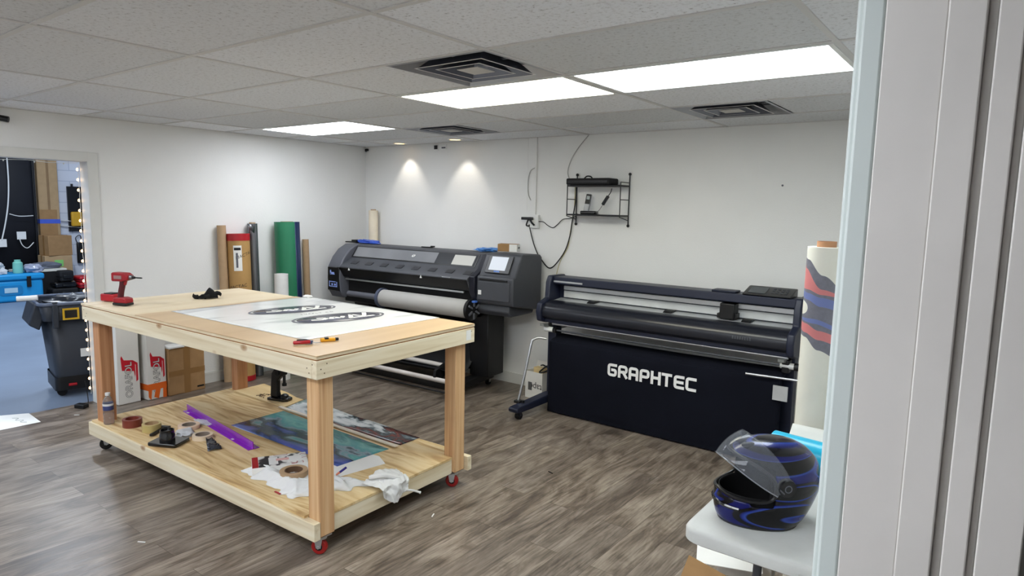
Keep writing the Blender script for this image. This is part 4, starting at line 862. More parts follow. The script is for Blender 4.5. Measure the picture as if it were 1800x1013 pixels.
# paper roll in front
RY, RZ = -.50, .80
MB().cyl((L0 + .30, RY, RZ), (LC - .05, RY, RZ), .030).build('spindle', CHAR2, t)
MB().lathe([(.03, 0), (.083, 0), (.085, .004), (.085, 1.095), (.083, 1.10), (.03, 1.10)], 40, (-1.55, RY, RZ), axis=0, cap=False).build('paper_roll', mat('roll_paper_grey', (172, 170, 166), .6, var=.02), t)
MB().at((-1.56, RY, RZ)).lathe([(.03, -.02), (.098, -.02), (.098, .012), (.03, .012)], 36, axis=0, cap=True).build('roll_flange', mat('flange_blue', (70, 78, 98), .5), t)
MB().at((-.435, RY, RZ)).lathe([(.0, -.012), (.098, -.012), (.105, .0), (.098, .02), (.05, .03), (.0, .03)], 36, axis=0, cap=False).build('spindle_flange', BLACK, t)
mb = MB()
for k in range(6): a = PI * k / 3; mb.at((-.405, RY, RZ), (a, 0, 0)).box(0, .012, -.008, .008, .03, .085)
mb.build('flange_spokes', CHAR2, t)
# stand
for x, nm in ((-.60, 'stand_leg'), (-2.20, 'stand_leg')):
    MB().box(x, x + .215, -.30, -.04, .13, .76).build(nm, BLACK, t, bevel=.01)
    MB().poly([(-.06, .07), (-.60, .055), (-.62, .075), (-.40, .13), (-.06, .14)], 0, x + .02, x + .12).build('foot', BLACK, t, bevel=.006)
    for y in (-.575, -.09):
        MB().cyl((x + .055, y, .030), (x + .085, y, .030), .030).build('wheel', BLACKM, t); MB().box(x + .048, x + .092, y - .012, y + .012, .03, .075).build('wheel_fork', STEEL, t)
MB().box(-2.0, -.55, -.16, -.10, .14, .25).build('cross_bar', BLACK, t, bevel=.01)
MB().cyl((-2.18, -.655, .135), (-.56, -.655, .135), .022).build('take_up_tube', mat('tube_white', (214, 208, 204), .35), t)
MB().cyl((-2.18, -.40, .20), (-.62, -.40, .20), .022).build('take_up_tube', mat('tube_white', (214, 208, 204), .35), t)
MB().cyl((-2.2, -.665, .03), (-.54, -.665, .03), .006).build('ground_rail', BLACK, t)
MB().grid(lambda u, v: (-2.17 + 1.6 * u, -.10 - .50 * v, .22 + .42 * (1 - v) ** 2 - .12 * math.sin(PI * v) + .01 * math.sin(9 * u) * math.sin(PI * v)), 30, 14).build('catch_fabric', mat('black_mesh', (16, 17, 22), .6), t, solid=.003)
MB().box(-2.15, -.62, -.62, -.60, .04, .12).build('lower_guard', BLACK, t)
for x in (-.74, -2.05): MB().poly([(-.30, .34), (-.66, .22), (-.67, .12), (-.64, .10), (-.26, .24)], 0, x, x + .03).build('arm', BLACK, t, bevel=.005)
MB().cyl((-.64, -.36, .60), (-.56, -.36, .60), .05).build('motor_knob', CHAR, t)
MB().box(-.65, -.585, -.52, -.40, .42, .56).build('drive_housing', BLACK, t, bevel=.015)
def hpw(x, y, z): a = math.radians(2.5); return (2.565 + x * math.cos(a) - y * math.sin(a), -.10 + x * math.sin(a) + y * math.cos(a), z)
BGL = mat('nitrile_blue', (52, 86, 186), .5)
tag(crumple(MB().at(hpw(-2.17, -.10, 1.316)), (0, 0, 0), (.15, .07, .024), .6, 30, 10, seed=4, flat=.013).build('blue_gloves', BGL), 'blue disposable gloves heaped near the left end of the printer', 'gloves')
tag(crumple(MB().at(hpw(-.56, -.10, 1.318)), (0, 0, 0), (.12, .06, .020), .7, 30, 10, seed=11, flat=.012).build('blue_gloves', mat('nitrile_light', (70, 130, 200), .5)), 'lighter blue gloves on the printer beside the console', 'gloves')
t = thing('hand_controller', 'flat black device on the left end of the printer', 'device', hpw(-2.40, -.12, 1.302)); MB().box(-.10, .08, -.04, .04, 0, .012).build('base', BLACK, t, bevel=.003); MB().box(.0, .08, -.035, .035, .012, .034).build('body', BLACK, t, bevel=.004)
t = thing('marker_clip', 'thin black tool lying along the printer top', 'tool', hpw(-1.32, -.12, 1.302), .1); MB().box(-.06, .07, -.012, .012, 0, .010).build('body', BLACK, t); MB().box(.06, .10, -.014, .014, .006, .022).build('head', BLACK, t, bevel=.003)
t = carton('small_carton', 'little brown and white carton on top of the console', .19, .10, .072, hpw(-.31, -.10, 1.317), .35, CARD, tape=False)
MB().box(.0955, .0965, -.048, .048, .002, .07).build('white_end', PAPER, t); MB().box(.0966, .0972, -.02, .035, .03, .045).build('print_mark', BLACK, t); MB().box(.02, .0952, -.0512, -.050, .002, .07).build('white_side', PAPER, t)

# ------------------------------------------------------------------ the cutting plotter
t = thing('cutting_plotter', 'wide navy cutting plotter with a fabric basket', 'plotter', (2.845, 0, 0))
CW = 2.075
MB().poly([(-.18, .86), (-.18, 1.13), (-.22, 1.145), (-.40, 1.145), (-.405, 1.085), (-.30, 1.075), (-.28, .90), (-.28, .86)], 0, .05, CW - .05).build('top_beam', NAVY, t, bevel=.006)
MB().box(.10, CW - .06, -.312, -.298, 1.03, 1.066).build('guide_rail', ALU, t, bevel=.002)
MB().box(.10, CW - .06, -.306, -.296, .965, 1.022).build('back_plate', mat('grey_plate', (190, 192, 192), .45), t)
MB().poly([(-.29, .955), (-.40, .945), (-.46, .935), (-.46, .925), (-.29, .93)], 0, .06, CW - .05).build('media_plate', mat('plate_alu', (188, 190, 192), .35, metal=.4), t)
MB().poly([(-.40, .945), (-.47, .94), (-.52, .925), (-.55, .90), (-.565, .86), (-.555, .82), (-.52, .795), (-.46, .785), (-.40, .80)], 0, .035, CW - .035).build('front_cover', mat('cover_black', (30, 32, 40), .28), t, bevel=.004, ang=50)
MB().box(.05, CW - .05, -.52, -.25, .765, .80).build('under_beam', NAVY, t, bevel=.006)
MB().cyl((.12, -.50, .757), (CW - .05, -.50, .757), .010).build('sensor_bar', STEEL, t)
for x0, x1 in ((0, .05), (CW - .05, CW)):
    MB().poly([(-.16, .84), (-.16, 1.12), (-.22, 1.155), (-.42, 1.155), (-.45, 1.10), (-.46, .97), (-.57, .93), (-.59, .86), (-.57, .78), (-.48, .755), (-.30, .755)], 0, x0, x1).build('side_cover', NAVY, t, bevel=.010)
MB().box(.055, .34, -.409, -.400, 1.100, 1.114).build('edge_strip', ALU, t)
for x in (.38, 1.06, 1.66): MB().poly([(-.295, .962), (-.36, .965), (-.40, .948), (-.295, .945)], 0, x, x + .07).build('pinch_roller', BLACK, t, bevel=.003)
MB().box(1.50, 1.61, -.395, -.30, .955, 1.07).build('cutting_carriage', BLACK, t, bevel=.008); MB().box(1.475, 1.50, -.375, -.33, .955, .99).build('blade_holder', BLACK, t, bevel=.004); MB().box(1.61, 1.625, -.38, -.32, .965, 1.0).build('carriage_clip', BLACK, t)
MB().poly([(-.22, 1.145), (-.40, 1.146), (-.41, 1.155), (-.25, 1.20), (-.22, 1.20)], 0, 1.66, 1.99).build('control_panel', BLACK, t, bevel=.005)
slope(MB(), 1.69, 1.81, (-.27, 1.1946), (-.38, 1.164), .0, .002).build('display', mat('lcd', (44, 52, 58), .15), t)
mb = MB()
for k in range(4):
    for j in range(3): slope(mb, 1.845 + .03 * k, 1.863 + .03 * k, (-.275 - .035 * j, 1.1932 - .0098 * j), (-.290 - .035 * j, 1.189 - .0098 * j), 0, .003)
mb.build('keys', CHAR, t)
MB().box(1.42, 1.60, -.36, -.25, 1.145, 1.16).build('panel_arm', NAVY, t, bevel=.005)
# perforation marks molded in the front cover
mb = MB()
for k in range(8): mb.box(1.66 + k * .017, 1.67 + k * .017, -.566, -.560, .852, .872)
mb.build('embossed_marks', mat('emboss_grey', (70, 72, 78), .5), t)
# stand
for x, lab in ((.02, 0), (CW - .11, 1)):
    MB().box(x, x + .085, -.42, -.33, .10, .76).build('stand_leg', NAVY, t, bevel=.008)
    MB().poly([(-.06, .065), (-.93, .065), (-.955, .08), (-.955, .105), (-.93, .115), (-.45, .135), (-.06, .115)], 0, x - .01, x + .08).build('foot', NAVY, t, bevel=.008)
    for y in (-.87, -.10):
        MB().cyl((x + .015, y, .029), (x + .055, y, .029), .0285).build('wheel', BLACKM, t); MB().box(x + .012, x + .058, y - .016, y + .016, .028, .07).build('wheel_fork', NAVY, t, bevel=.004)
MB().box(.105, CW - .11, -.40, -.35, .42, .50).build('cross_bar', NAVY, t)
MB().box(.095, .11, -.437, -.42, .49, .57).build('label_plate', STEEL, t); 
for x in (.03, CW - .10):
    MB().poly([(-.18, .72), (-.56, .755), (-.56, .735), (-.30, .68), (-.18, .68)], 0, x + .0, x + .04).build('roll_bracket', mat('bracket_grey', (110, 112, 110), .5), t)
    MB().cyl((x, -.48, .70), (x + .09, -.48, .70), .022).build('roller_hub', WHITE, t)
    MB().cyl((x + .09, -.48, .70), (x + .12, -.48, .70), .026).build('roller_stop', BLACK, t)
MB().cyl((.12, -.48, .70), (CW - .10, -.48, .70), .007).build('stock_shaft', CHAR, t)
MB().tube(smoothpath([(.11, -.575, .635), (.055, -.60, .640), (.015, -.63, .622), (.005, -.65, .58), (-.0, -.72, .35), (-.005, -.80, .125)], 8), .0105, 12).build('basket_rod', STEEL, t)
MB().box(-.03, .03, -.83, -.77, .11, .135).build('rod_clamp', BLACK, t, bevel=.006); MB().cyl((.04, -.80, .112), (.04, -.80, .14), .018).build('clamp_knob', BLACK, t)
MB().cyl((CW - .30, -.58, .625), (CW + .05, -.56, .63), .0085).build('basket_rod', STEEL, t)
MB().box(CW - .115, CW - .02, -.575, -.565, .475, .575).build('side_plate', mat('plate_alu', (188, 190, 192), .35, metal=.4), t)
MB().box(CW - .09, CW - .04, -.50, -.42, .65, .74).build('handle_block', BLACK, t, bevel=.006)
# fabric basket: sagging top, front panel hanging to the floor
def fab(u, v):
    x = .125 + (CW - .19) * u
    prof = [(-.36, .655), (-.50, .632), (-.548, .615), (-.553, .58), (-.553, .30), (-.552, .10), (-.552, .012), (-.53, .006), (-.36, .05)]
    k = v * (len(prof) - 1); i = min(int(k), len(prof) - 2); f = k - i
    y = prof[i][0] * (1 - f) + prof[i + 1][0] * f; z = prof[i][1] * (1 - f) + prof[i + 1][1] * f
    sag = .010 * math.sin(PI * u); y += .004 * math.sin(u * 14 + z * 3) * (1 if .05 < z < .55 else .2)
    x -= .0 if u < .5 else 0
    return (x, y, z - sag * (1 if z > .5 else 0))
MB().grid(fab, 60, 41).build('fabric_basket', CLOTH, t, solid=.003)
# lettering drawn with wide strokes, as on the basket
GL = {'G': [[(1, 1), (0, 1), (0, 0), (1, 0), (1, .52), (.52, .52)]], 'R': [[(0, 0), (0, 1), (1, 1), (1, .46), (.32, .46)], [(.55, .46), (1, 0)]],
      'A': [[(0, 0), (0, 1), (1, 1), (1, 0)], [(.06, .40), (.94, .40)]], 'P': [[(0, 0), (0, 1), (1, 1), (1, .40), (.32, .40)]], 'H': [[(0, 0), (0, 1)], [(1, 0), (1, 1)], [(.06, .5), (.94, .5)]],
      'T': [[(0, 1), (1, 1)], [(.5, .94), (.5, 0)]], 'E': [[(1, 1), (0, 1), (0, 0), (1, 0)], [(.06, .5), (.92, .5)]], 'C': [[(1, 1), (0, 1), (0, 0), (1, 0)]]}
def ribbon(mb, pts, w, y0, y1):
    q = []
    for i, p in enumerate(pts):                                          # rounded corners
        p = Vector((p[0], p[1]))
        if 0 < i < len(pts) - 1:
            a, b = Vector(pts[i - 1]), Vector(pts[i + 1]); r = min(.016, (p - a).length * .45, (p - b).length * .45)
            s, e = p + (a - p).normalized() * r, p + (b - p).normalized() * r
            for k in range(4): tt = k / 3; q.append(s * (1 - tt) ** 2 + p * 2 * tt * (1 - tt) + e * tt * tt)
        else: q.append(p)
    Lf, Rt = [], []
    for i, p in enumerate(q):
        d = (q[min(i + 1, len(q) - 1)] - q[max(i - 1, 0)]).normalized(); n = Vector((-d.y, d.x)) * w / 2
        if i == 0: p = p - d * w / 2
        if i == len(q) - 1: p = p + d * w / 2
        Lf.append(p + n); Rt.append(p - n)
    for i in range(len(q) - 1): mb.poly([tuple(Rt[i]), tuple(Rt[i + 1]), tuple(Lf[i + 1]), tuple(Lf[i])], 1, y0, y1)
LW, LH, SP, TH = .067, .080, .0925, .0215
for k, ch in enumerate('GRAPHTEC'):
    mb = MB()
    for si, st in enumerate(GL[ch]): ribbon(mb, [(.705 + k * SP - (.004 if ch == 'T' else 0) + p[0] * (LW - TH * .3), .430 + p[1] * LH) for p in st], TH, -.5632 - .0003 * si, -.5615)
    mb.build('letter', mat('logo_white', (226, 226, 226), .6), t, weld=False, smooth=False)

# carton behind the plotter foot
t = thing('tape_carton', 'small white open carton behind the plotter leg', 'carton', (2.665, -.245, 0), math.radians(-6))
mb = MB(); mb.box(-.10, .10, -.075, -.071, 0, .25); mb.box(-.10, .10, .071, .075, 0, .25); mb.box(-.10, -.096, -.071, .071, 0, .25); mb.box(.096, .10, -.071, .071, 0, .25); mb.box(-.096, .096, -.071, .071, 0, .004)
mb.build('body', WBOX, t); MB().at((0, .073, .25), (-.25, 0, 0)).box(-.10, .10, 0, .004, 0, .07).build('back_flap', WBOX, t); MB().box(-.05, .06, -.02, .04, .02, .28).build('contents', mat('manila', (214, 190, 140), .6), t)
text('lettering', 'tape', .085, BLACK, t, (.025, -.0755, .115), (PI / 2, PI, 0), ext=.0003)
MB().box(-.065, -.02, -.0765, -.0752, .075, .15).build('print_mark', mat('outline_grey', (88, 88, 88), .6), t)
t = thing('black_strap', 'tangle of black straps spilling from the white carton', 'strap', (2.73, -.22, .285)); MB().tube(smoothpath([(-.05, -.02, .015), (.0, -.05, .03), (.05, -.04, .0), (.03, -.09, -.02), (-.02, -.088, -.03), (.04, -.06, .03), (.08, -.05, .02)]), .007, 8).build('strap', BLACK, t)

# ------------------------------------------------------------------ wall shelf and cables
t = thing('wire_shelf', 'small black wire shelf hung on the wall', 'shelf', (2.86, 0, 0))
WIR = mat('wire_black', (16, 16, 18), .4)
SW, SD = .52, .17
for x in (0, SW):
    mb = MB(); mb.cyl((x, -.012, 1.60), (x, -.012, 2.02), .0055, seg=10); mb.cyl((x, -SD, 1.665), (x, -SD, 1.955), .0045, seg=10)
    for z in (1.665, 1.81, 1.955): mb.tube([(x, -.012, z - (.03 if z < 1.7 else 0)), (x, -SD, z)], .004, 8)
    mb.ellipsoid((x, -.012, 2.028), (.013, .013, .013), 12, 8); mb.ellipsoid((x, -.012, 1.592), (.013, .013, .013), 12, 8)
    mb.build('side_frame', WIR, t)
for z in (1.675, 1.925):
    MB().box(-.005, SW + .005, -SD - .003, -.02, z - .006, z + .008).build('shelf_board', WIR, t, bevel=.003)
t = thing('router_box', 'flat black network box lying on the wire shelf', 'router', (2.86, 0, 1.9345)); MB().box(.0, .43, -.20, -.04, 0, .055).build('body', BLACKM, t, bevel=.012, seg=3); MB().tube(smoothpath([(.12, -.1, .05), (.15, -.1, .075), (.19, -.1, .072), (.21, -.1, .05)]), .006).build('handle', BLACK, t); MB().box(.02, .41, -.203, -.198, .015, .035).build('front_strip', GLOSSB, t)
t = thing('cordless_phone', 'silver and black cordless phone in its base on the shelf', 'phone', (3.03, -.11, 1.684), math.radians(12))
MB().poly([(-.05, -.045), (.09, -.045), (.09, .045), (-.05, .045)], 2, 0, .028).build('cradle', GLOSSB, t, bevel=.008)
MB().at((-.01, 0, .012), (-.15, .12, 0)).box(-.024, .024, -.013, .013, 0, .165).build('handset', mat('handset_silver', (150, 152, 156), .35, metal=.4), t, bevel=.008); MB().at((-.01, 0, .012), (-.15, .12, 0)).box(-.022, .022, -.0145, -.012, .075, .160).build('handset_face', BLACK, t, bevel=.001); MB().at((-.01, 0, .012), (-.15, .12, 0)).box(-.014, .014, -.016, -.0145, .115, .145).build('phone_screen', mat('pale_screen', (160, 168, 170), .3), t)
t = thing('plug_adapter', 'black plug adapter hanging by its cord inside the shelf', 'power adapter', (3.20, -.10, 1.80), rot=(0, .6, 0)); MB().box(-.012, .012, -.012, .012, -.04, .05).build('body', BLACK, t, bevel=.004); MB().tube(smoothpath([(0, 0, .05), (.0, 0, .09), (-.01, .0, .12)]), .004).build('cord', BLACK, t); MB().tube(smoothpath([(0, 0, -.04), (.0, 0, -.09), (-.01, .0, -.13)]), .003).build('cord', mat('cord_grey', (120, 120, 120), .5), t)
def cable(label, pts, r, m, n=8): return tag(MB().tube(smoothpath(pts, n), r, 8).build('power_cable', m), label, 'cable')
cable('thick dark cable looping from the shelf down to the printer', [(2.862, -.03, 1.93), (2.85, -.012, 1.80), (2.82, -.010, 1.62), (2.80, -.010, 1.48), (2.75, -.010, 1.34), (2.66, -.010, 1.22), (2.60, -.010, 1.175), (2.55, -.010, 1.19), (2.48, -.010, 1.26)], .0055, BLACK)
cable('thin yellow cord beside the thick dark cable', [(2.858, -.04, 1.93), (2.835, -.008, 1.72), (2.80, -.006, 1.52), (2.78, -.006, 1.38), (2.70, -.006, 1.24), (2.66, -.006, 1.10), (2.64, -.006, 1.02)], .003, mat('cord_yellow', (178, 166, 110), .6))
cable('thin wavy dark cord from the outlet to the shelf', [(2.43, -.03, 1.60), (2.50, -.010, 1.60), (2.55, -.008, 1.57), (2.61, -.008, 1.55), (2.66, -.008, 1.58), (2.72, -.008, 1.63), (2.80, -.008, 1.64), (2.86, -.02, 1.66), (2.90, -.06, 1.685)], .0035, BLACK)
cable('black cord dropping from the outlet behind the console', [(2.36, -.035, 1.57), (2.365, -.015, 1.50), (2.39, -.012, 1.42), (2.42, -.012, 1.35), (2.46, -.012, 1.28)], .005, BLACK)
cable('white cord curving from the ceiling to the wire shelf', [(2.955, -.006, 2.37), (2.86, -.006, 2.27), (2.79, -.006, 2.17), (2.755, -.006, 2.07), (2.77, -.006, 2.0), (2.83, -.02, 1.965)], .004, mat('cord_white_shade', (168, 168, 164), .5))  # white cord toned grey to carry its shadow side
cable('short white cord curling beside the wall conduit', [(2.395, -.012, 2.10), (2.34, -.008, 2.07), (2.315, -.006, 1.98), (2.32, -.006, 1.86), (2.35, -.006, 1.80)], .004, MATS['cord_white_shade'])
tag(MB().box(2.393, 2.413, -.014, 0, 1.66, 2.375).build('wall_conduit', WALLP, bevel=.003), 'white painted conduit running from the ceiling to the outlet', 'conduit')
tag(MB().box(2.30, 2.306, -.0025, 0, 1.7, 2.37).build('wall_seam_strip', WALLP), 'faint raised strip on the wall beside the conduit', 'strip')
t = thing('power_outlet', 'white surface outlet box at the foot of the conduit', 'outlet', (2.40, 0, 1.60)); MB().box(-.035, .06, -.035, 0, -.06, .065).build('box', WHITE, t, bevel=.004); MB().box(-.02, .02, -.037, -.035, -.03, .03).build('socket_face', PAPER, t)
t = thing('plug_adapter', 'black plug adapter in the wall outlet', 'power adapter', (2.36, -.038, 1.615)); MB().box(-.07, .05, -.035, 0, 0, .026).build('body', BLACK, t, bevel=.004); MB().tube(smoothpath([(.0, -.015, 0), (-.02, -.015, -.05), (.0, -.0, -.06)]), .007).build('plug', BLACK, t); MB().tube(smoothpath([(.02, -.015, 0), (.05, -.02, -.03), (.07, -.01, -.05)]), .009).build('plug', BLACK, t)
tag(MB().cyl((4.62, -.002, 1.93), (4.62, 0, 1.93), .008, seg=10).build('wall_mark', CHAR2), 'small dark hole in the wall above the plotter', 'mark')

# ------------------------------------------------------------------ folding table with the helmet
FT = thing('folding_table', 'white plastic folding table beside the door frame', 'folding table', (5.545, -2.64, 0))
PLAS = mat('table_plastic', (196, 198, 195), .5, var=.08, vscale=6, bump=.06, bscale=120)
hx, hy = .30, .555
def rr3(o, n=6): return rrect(-hx + o, hx - o, -hy + o, hy - o, .06 - o * .5, n)
mb = MB(); rings = []
for o, z in ((.012, .690), (.0, .698), (.0, .728), (.006, .738), (.014, .7405)):
    rings.append([mb._v((x, y, z)) for x, y in rr3(o)])
n = len(rings[0])
for a, b_ in zip(rings[:-1], rings[1:]):
    for i in range(n): mb._f([a[i], a[(i + 1) % n], b_[(i + 1) % n], b_[i]])
mb._f(rings[0][::-1]); mb._f(rings[-1]); mb.build('tabletop', PLAS, FT, ang=50)
for y in (-.12, .12): pass
MB().box(.05, .27, -hy - .012, -hy + .02, .665, .712).build('hinge_block', PLAS, FT, bevel=.006); MB().box(.09, .20, -hy - .015, -hy - .010, .685, .70).build('hinge_slot', mat('slot_grey', (150, 152, 150), .5), FT, bevel=.002)
for sx in (-.20, .20): MB().cyl((sx * .6, -hy + .24, .69), (sx * .6, -hy + .20, .0), .014).build('leg', CHAR, FT); MB().cyl((sx * .6, hy - .24, .69), (sx * .6, hy - .20, .0), .014).build('leg', CHAR, FT)
MB().cyl((-.12, -hy + .205, .09), (.12, -hy + .205, .09), .011).build('leg_brace', CHAR, FT)
MB().box(-.25, .25, -hy + .10, -hy + .13, .66, .69).build('under_rail', CHAR, FT)

ZH = .7412
t = thing('motorcycle_helmet', 'glossy black and blue full face helmet with raised visor', 'helmet', (5.432, -2.945, ZH), math.radians(226))
t.scale = (1.04, 1.04, 1.0)
HM = t
def shell_pt(az, el, s=1.0):
    """az 0 = front (+x); el from -90 to 90 degrees"""
    ca, sa, ce, se = math.cos(az), math.sin(az), math.cos(el), math.sin(el)
    a, b, c = .150, .122, .140
    front = max(0, ca); low = max(0, -se)
    a2 = a * (1 + .16 * front * (low ** .7) * 1.0) + (.018 if ca < 0 else 0)
    pw = .86 if se > 0 else .22; x = a2 * ca * abs(ce) ** pw; y = b * sa * abs(ce) ** pw; c = .132 if se > 0 else .142; z = c * (abs(se) ** .92) * (1 if se > 0 else -1)
    # back slopes in towards the neck
    if ca < 0 and se < 0: x += .055 * (-ca) * low
    z = max(z, -.1285)
    return Vector((x * s + .005, y * s, z * s + .132))
mb = MB(); NU, NV = 72, 44
vs = {}
def inport(az, el): # eye opening
    return abs(az) < math.radians(76) and math.radians(-9 - 12 * (abs(az) / 1.25)) < el < math.radians(42 - 12 * (abs(az) / 1.25) ** 2)
for i in range(NU):
    for j in range(NV + 1):
        az = -PI + 2 * PI * i / NU; el = math.radians(-88) + math.radians(178) * j / NV
        vs[i, j] = mb._v(shell_pt(az, el))
for i in range(NU):
    for j in range(NV):
        az = -PI + 2 * PI * (i + .5) / NU; el = math.radians(-88) + math.radians(178) * (j + .5) / NV
        if inport(az, el) or (el < math.radians(-72)): continue
        mb._f([vs[i, j], vs[(i + 1) % NU, j], vs[(i + 1) % NU, j + 1], vs[i, j + 1]])
for v in [v for v in mb.bm.verts if not v.link_faces]: mb.bm.verts.remove(v)
mb.build('shell', swirl_material(), t, solid=.006, sub=1, ang=70)
mb = MB()
for i in range(NU):
    for j in range(NV + 1):
        az = -PI + 2 * PI * i / NU; el = math.radians(-88) + math.radians(178) * j / NV
        vs[i, j] = mb._v(shell_pt(az, el, .93))
for i in range(NU):
    for j in range(NV):
        az = -PI + 2 * PI * (i + .5) / NU; el = math.radians(-88) + math.radians(178) * (j + .5) / NV
        if (abs(az) < math.radians(72) and math.radians(-12) < el < math.radians(36)) or el < math.radians(-66): continue
        mb._f([vs[i, j], vs[(i + 1) % NU, j], vs[(i + 1) % NU, j + 1], vs[i, j + 1]])
for v in [v for v in mb.bm.verts if not v.link_faces]: mb.bm.verts.remove(v)
mb.build('liner', mat('liner_black', (9, 9, 11), .95), t, ang=70, solid=.003)
# gasket round the eye port
pts = []
for k in range(60):
    a = 2 * PI * k / 60; az = math.radians(76) * math.cos(a); cw = abs(az) / 1.25
    hi, lo = 42 - 12 * cw ** 2, -9 - 12 * cw; mid = (hi + lo) / 2; el = mid + (hi - lo) / 2 * (abs(math.sin(a)) ** .6) * (1 if math.sin(a) >= 0 else -1)
    pts.append(shell_pt(az, math.radians(el), 1.005))
MB().tube(pts, .0055, 8, closed=True).build('gasket', BLACK, t)
# raised visor: a band of a slightly larger shell, turned up about the side pivots
piv = Vector((.012, 0, .150)); ROT = Matrix.Rotation(math.radians(-43), 4, 'Y')
def vis(u, v):
    az = math.radians(-86) + math.radians(172) * u; w = abs(az) / math.radians(86)
    lo = -17 + 8 * w ** 3; hi = 30 - 14 * w ** 3; el = math.radians(lo + (hi - lo) * v)
    p = Vector((.163 * math.cos(az) * math.cos(el) ** .9 + .006, .1295 * math.sin(az), .142 * math.sin(el) + .134)); return piv + (ROT @ (p - piv))
mb = MB(); mb.grid(vis, 48, 16)
mv = mat('clear_visor', (150, 156, 166), .03, var=0, spec=.9, alpha=.15)
mb.build('visor', mv, t, solid=.002, ang=80)
edge = [vis(k / 40, 0) for k in range(41)]
MB().tube(edge, .0022, 6).build('visor_rim', mat('visor_edge', (150, 154, 160), .2, alpha=.7), t)
for s in (-1, 1):
    MB().cyl((.012, s * .118, .150), (.012, s * .134, .150), .030, .026, seg=28).build('pivot_cover', BLACK, t)
    MB().at((.012, s * .1335, .150), (PI / 2, 0, 0)).ring(.012, .009, -.0015, .0015, 20).build('pivot_ring', CHAR2, t)
    mb = MB()
    for k in range(7): mb.box(.024 + k * .0022, .0252 + k * .0022, s * .1345 - .001, s * .1345 + .001, .134 + .002 * k, .139 + .002 * k)
    mb.build('ratchet_marks', CHAR2, t)
MB().tube([shell_pt(math.radians(a), math.radians(-27), 1.012) for a in range(-38, 39, 4)], .007, 8).build('chin_vent', GLOSSB, t)
for az in (-18, 18): MB().at(shell_pt(math.radians(az), math.radians(62), 1.01), (0, 0, 0)).ellipsoid((0, 0, 0), (.026, .012, .008), 16, 8).build('top_vent', BLACK, t)
MB().tube([shell_pt(math.radians(a), math.radians(-64), 1.0) for a in range(-180, 180, 8)], .006, 8, closed=True).build('bottom_trim', BLACK, t)
MB().at(shell_pt(math.radians(-52), math.radians(-30), 1.012)).ellipsoid((0, 0, 0), (.012, .004, .004), 12, 6).build('side_logo', ALU, t)

# rolls and papers on the folding table, behind the helmet
CYAN = mat('cyan_vinyl', (30, 170, 205), .3, var=.05)
t = thing('cyan_roll', 'bright cyan vinyl roll lying behind the helmet', 'vinyl roll', (5.560, -2.47, ZH + .063), rot=(0, 0, math.radians(-8)))
MB().lathe([(.034, -.25), (.062, -.25), (.062, .25), (.034, .25), (.034, -.25)], 32, axis=0, cap=False).build('sheet_roll', CYAN, t); MB().lathe([(.0335, -.252), (.029, -.252), (.029, .252), (.0335, .252), (.0335, -.252)], 24, axis=0, cap=False).build('core', KRAFT, t)
t = thing('printed_roll', 'tall printed vinyl roll standing on a brown core', 'vinyl roll', (5.358, -1.985, .0))
RW = mat('roll_cream', (222, 220, 208), .5, var=.02)
MB().ring(.076, .040, .002, 1.585, 40).build('sheet_roll', RW, t)
MB().ring(.0395, .034, .002, 1.61, 28).build('core', mat('core_tan', (168, 122, 88), .7), t)
# the artwork wrapped round the roll: swooshes of grey, red and blue
def wrap(name, m, edge0, edge1, a0, a1, lift):
    def f(u, v):
        a = a0 + (a1 - a0) * u; z0 = edge0(u); z1 = edge1(u); return ((.0762 + lift) * math.cos(a), (.0762 + lift) * math.sin(a), z0 + (z1 - z0) * v)
    MB().grid(f, 40, 4).build(name, m, t)
A0, A1 = math.radians(-190), math.radians(-10)
GRY = mat('art_grey', (112, 112, 122), .5, var=.1, vscale=60); ARD = mat('art_red', (204, 124, 124), .5); ABL = mat('art_blue', (108, 120, 170), .5)
ln = lambda *q: (lambda u: next((a[1] + (b[1] - a[1]) * (3 * ((u - a[0]) / (b[0] - a[0])) ** 2 - 2 * ((u - a[0]) / (b[0] - a[0])) ** 3) for a, b in zip(q[:-1], q[1:]) if u <= b[0]), q[-1][1]))
wrap('art_grey', GRY, ln((0, 1.21), (.35, 1.19), (.6, 1.14), (1, 1.10)), ln((0, 1.552), (.3, 1.53), (.6, 1.465), (1, 1.40)), A0, A1, .0002)
wrap('art_red_swoosh', ARD, ln((0, 1.405), (.35, 1.40), (.6, 1.382), (1, 1.37)), ln((0, 1.55), (.25, 1.49), (.6, 1.405), (1, 1.38)), A0, A1, .0005)
wrap('art_blue_swoosh', ABL, ln((0, 1.375), (.35, 1.355), (.6, 1.33), (1, 1.31)), ln((0, 1.402), (.35, 1.385), (.6, 1.37), (1, 1.35)), A0, A1, .0005)
wrap('art_white_drop', RW, lambda u: 1.318 - .032 * math.sqrt(max(0, 1 - u ** 4)), lambda u: 1.318 + .032 * math.sqrt(max(0, 1 - u ** 4)), A0, A0 + (A1 - A0) * .36, .0006)
wrap('art_blue_swoosh', ABL, ln((0, 1.268), (.5, 1.255), (1, 1.22)), ln((0, 1.272), (.5, 1.275), (1, 1.24)), A0, A1, .0005)
wrap('art_red_swoosh', ARD, ln((0, 1.228), (.35, 1.21), (.6, 1.185), (1, 1.16)), ln((0, 1.262), (.35, 1.25), (.6, 1.225), (1, 1.20)), A0, A1, .0005)
t = thing('paper_sheets', 'loose white sheets standing against the printed roll', 'paper'); 
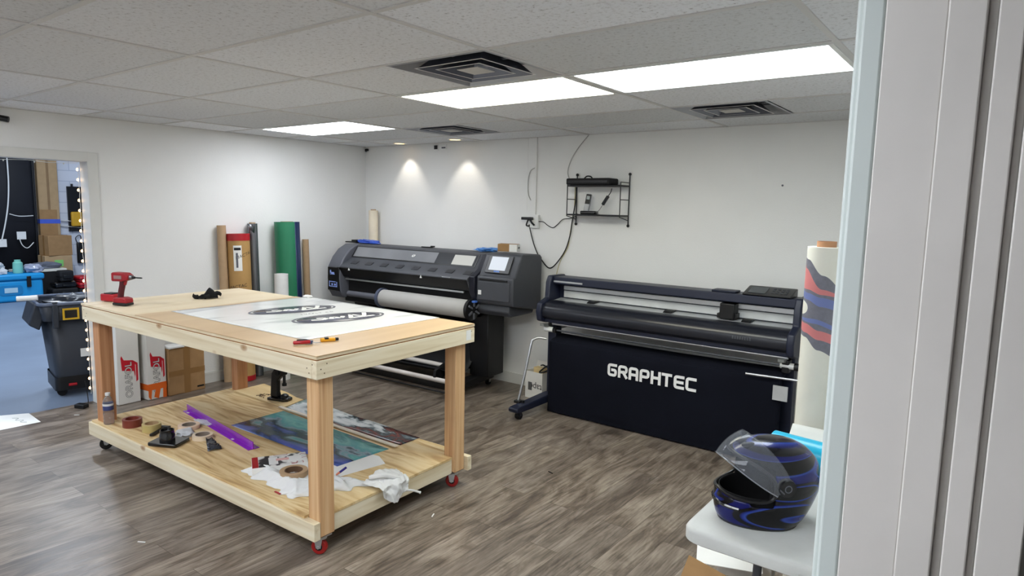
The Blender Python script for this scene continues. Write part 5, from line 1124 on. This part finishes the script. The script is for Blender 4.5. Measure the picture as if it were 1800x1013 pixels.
MB().grid(lambda u, v: (5.31 + .26 * u, -2.14 - .10 * v, .745 + .075 * (1 - v) * (1 - .3 * u) + .012 * math.sin(2 * u)), 12, 5).build('sheet', mat('grey_white_paper', (196, 197, 192), .6), t, solid=.001)
MB().cyl((5.40, -2.29, ZH + .028), (5.62, -2.32, ZH + .028), .026).build('rolled_sheet', MATS['grey_white_paper'], t)
tag(MB().at((5.35, -2.225, ZH + .001)).box(-.03, .015, -.025, .01, 0, .05).build('green_block', mat('green_dark', (22, 84, 70), .5), bevel=.003), 'dark green block wedged under the white sheets', 'block')
# boxes under the folding table
t = thing('open_carton', 'open brown carton pushed under the folding table', 'box', (5.45, -2.84, 0), math.radians(12))
mb = MB(); wx, wy, hz = .17, .15, .36
mb.box(-wx, wx, -wy, -wy + .005, 0, hz); mb.box(-wx, wx, wy - .005, wy, 0, hz); mb.box(-wx, -wx + .005, -wy, wy, 0, hz); mb.box(wx - .005, wx, -wy, wy, 0, hz); mb.box(-wx, wx, -wy, wy, 0, .005)
mb.build('body', CARD, t); MB().at((-wx, 0, hz), (0, -1.25, 0)).box(-.002, .002, -wy, wy, 0, .15).build('flap', CARD, t); MB().at((0, wy + .003, hz), (-2.6, 0, 0)).box(-wx, wx, -.002, .002, 0, .12).build('flap', CARD2, t)
t = thing('printed_leaflet', 'white leaflet with a green squiggle on the open carton', 'leaflet', (5.20, -2.56, .384), rot=(0, 0, math.radians(20)))
MB().box(-.12, .12, -.16, .16, 0, .003).build('sheet', PAPER, t); MB().tube(smoothpath([(-.02, .02, .004), (.0, .05, .004), (.01, .02, .004), (.03, .05, .004), (.04, .02, .004), (.06, .05, .004)]), .003, 6).build('green_squiggle', mat('green_ink', (60, 160, 90), .5), t)
t = thing('plastic_crate', 'low white carton on the floor carrying the leaflet', 'carton', (5.26, -2.50, 0), math.radians(10)); MB().box(-.10, .10, -.11, .11, 0, .38).build('body', WBOX, t, bevel=.003); MB().box(-.101, .101, -.03, .0, .30, .3815).build('tape', TAPEB, t)
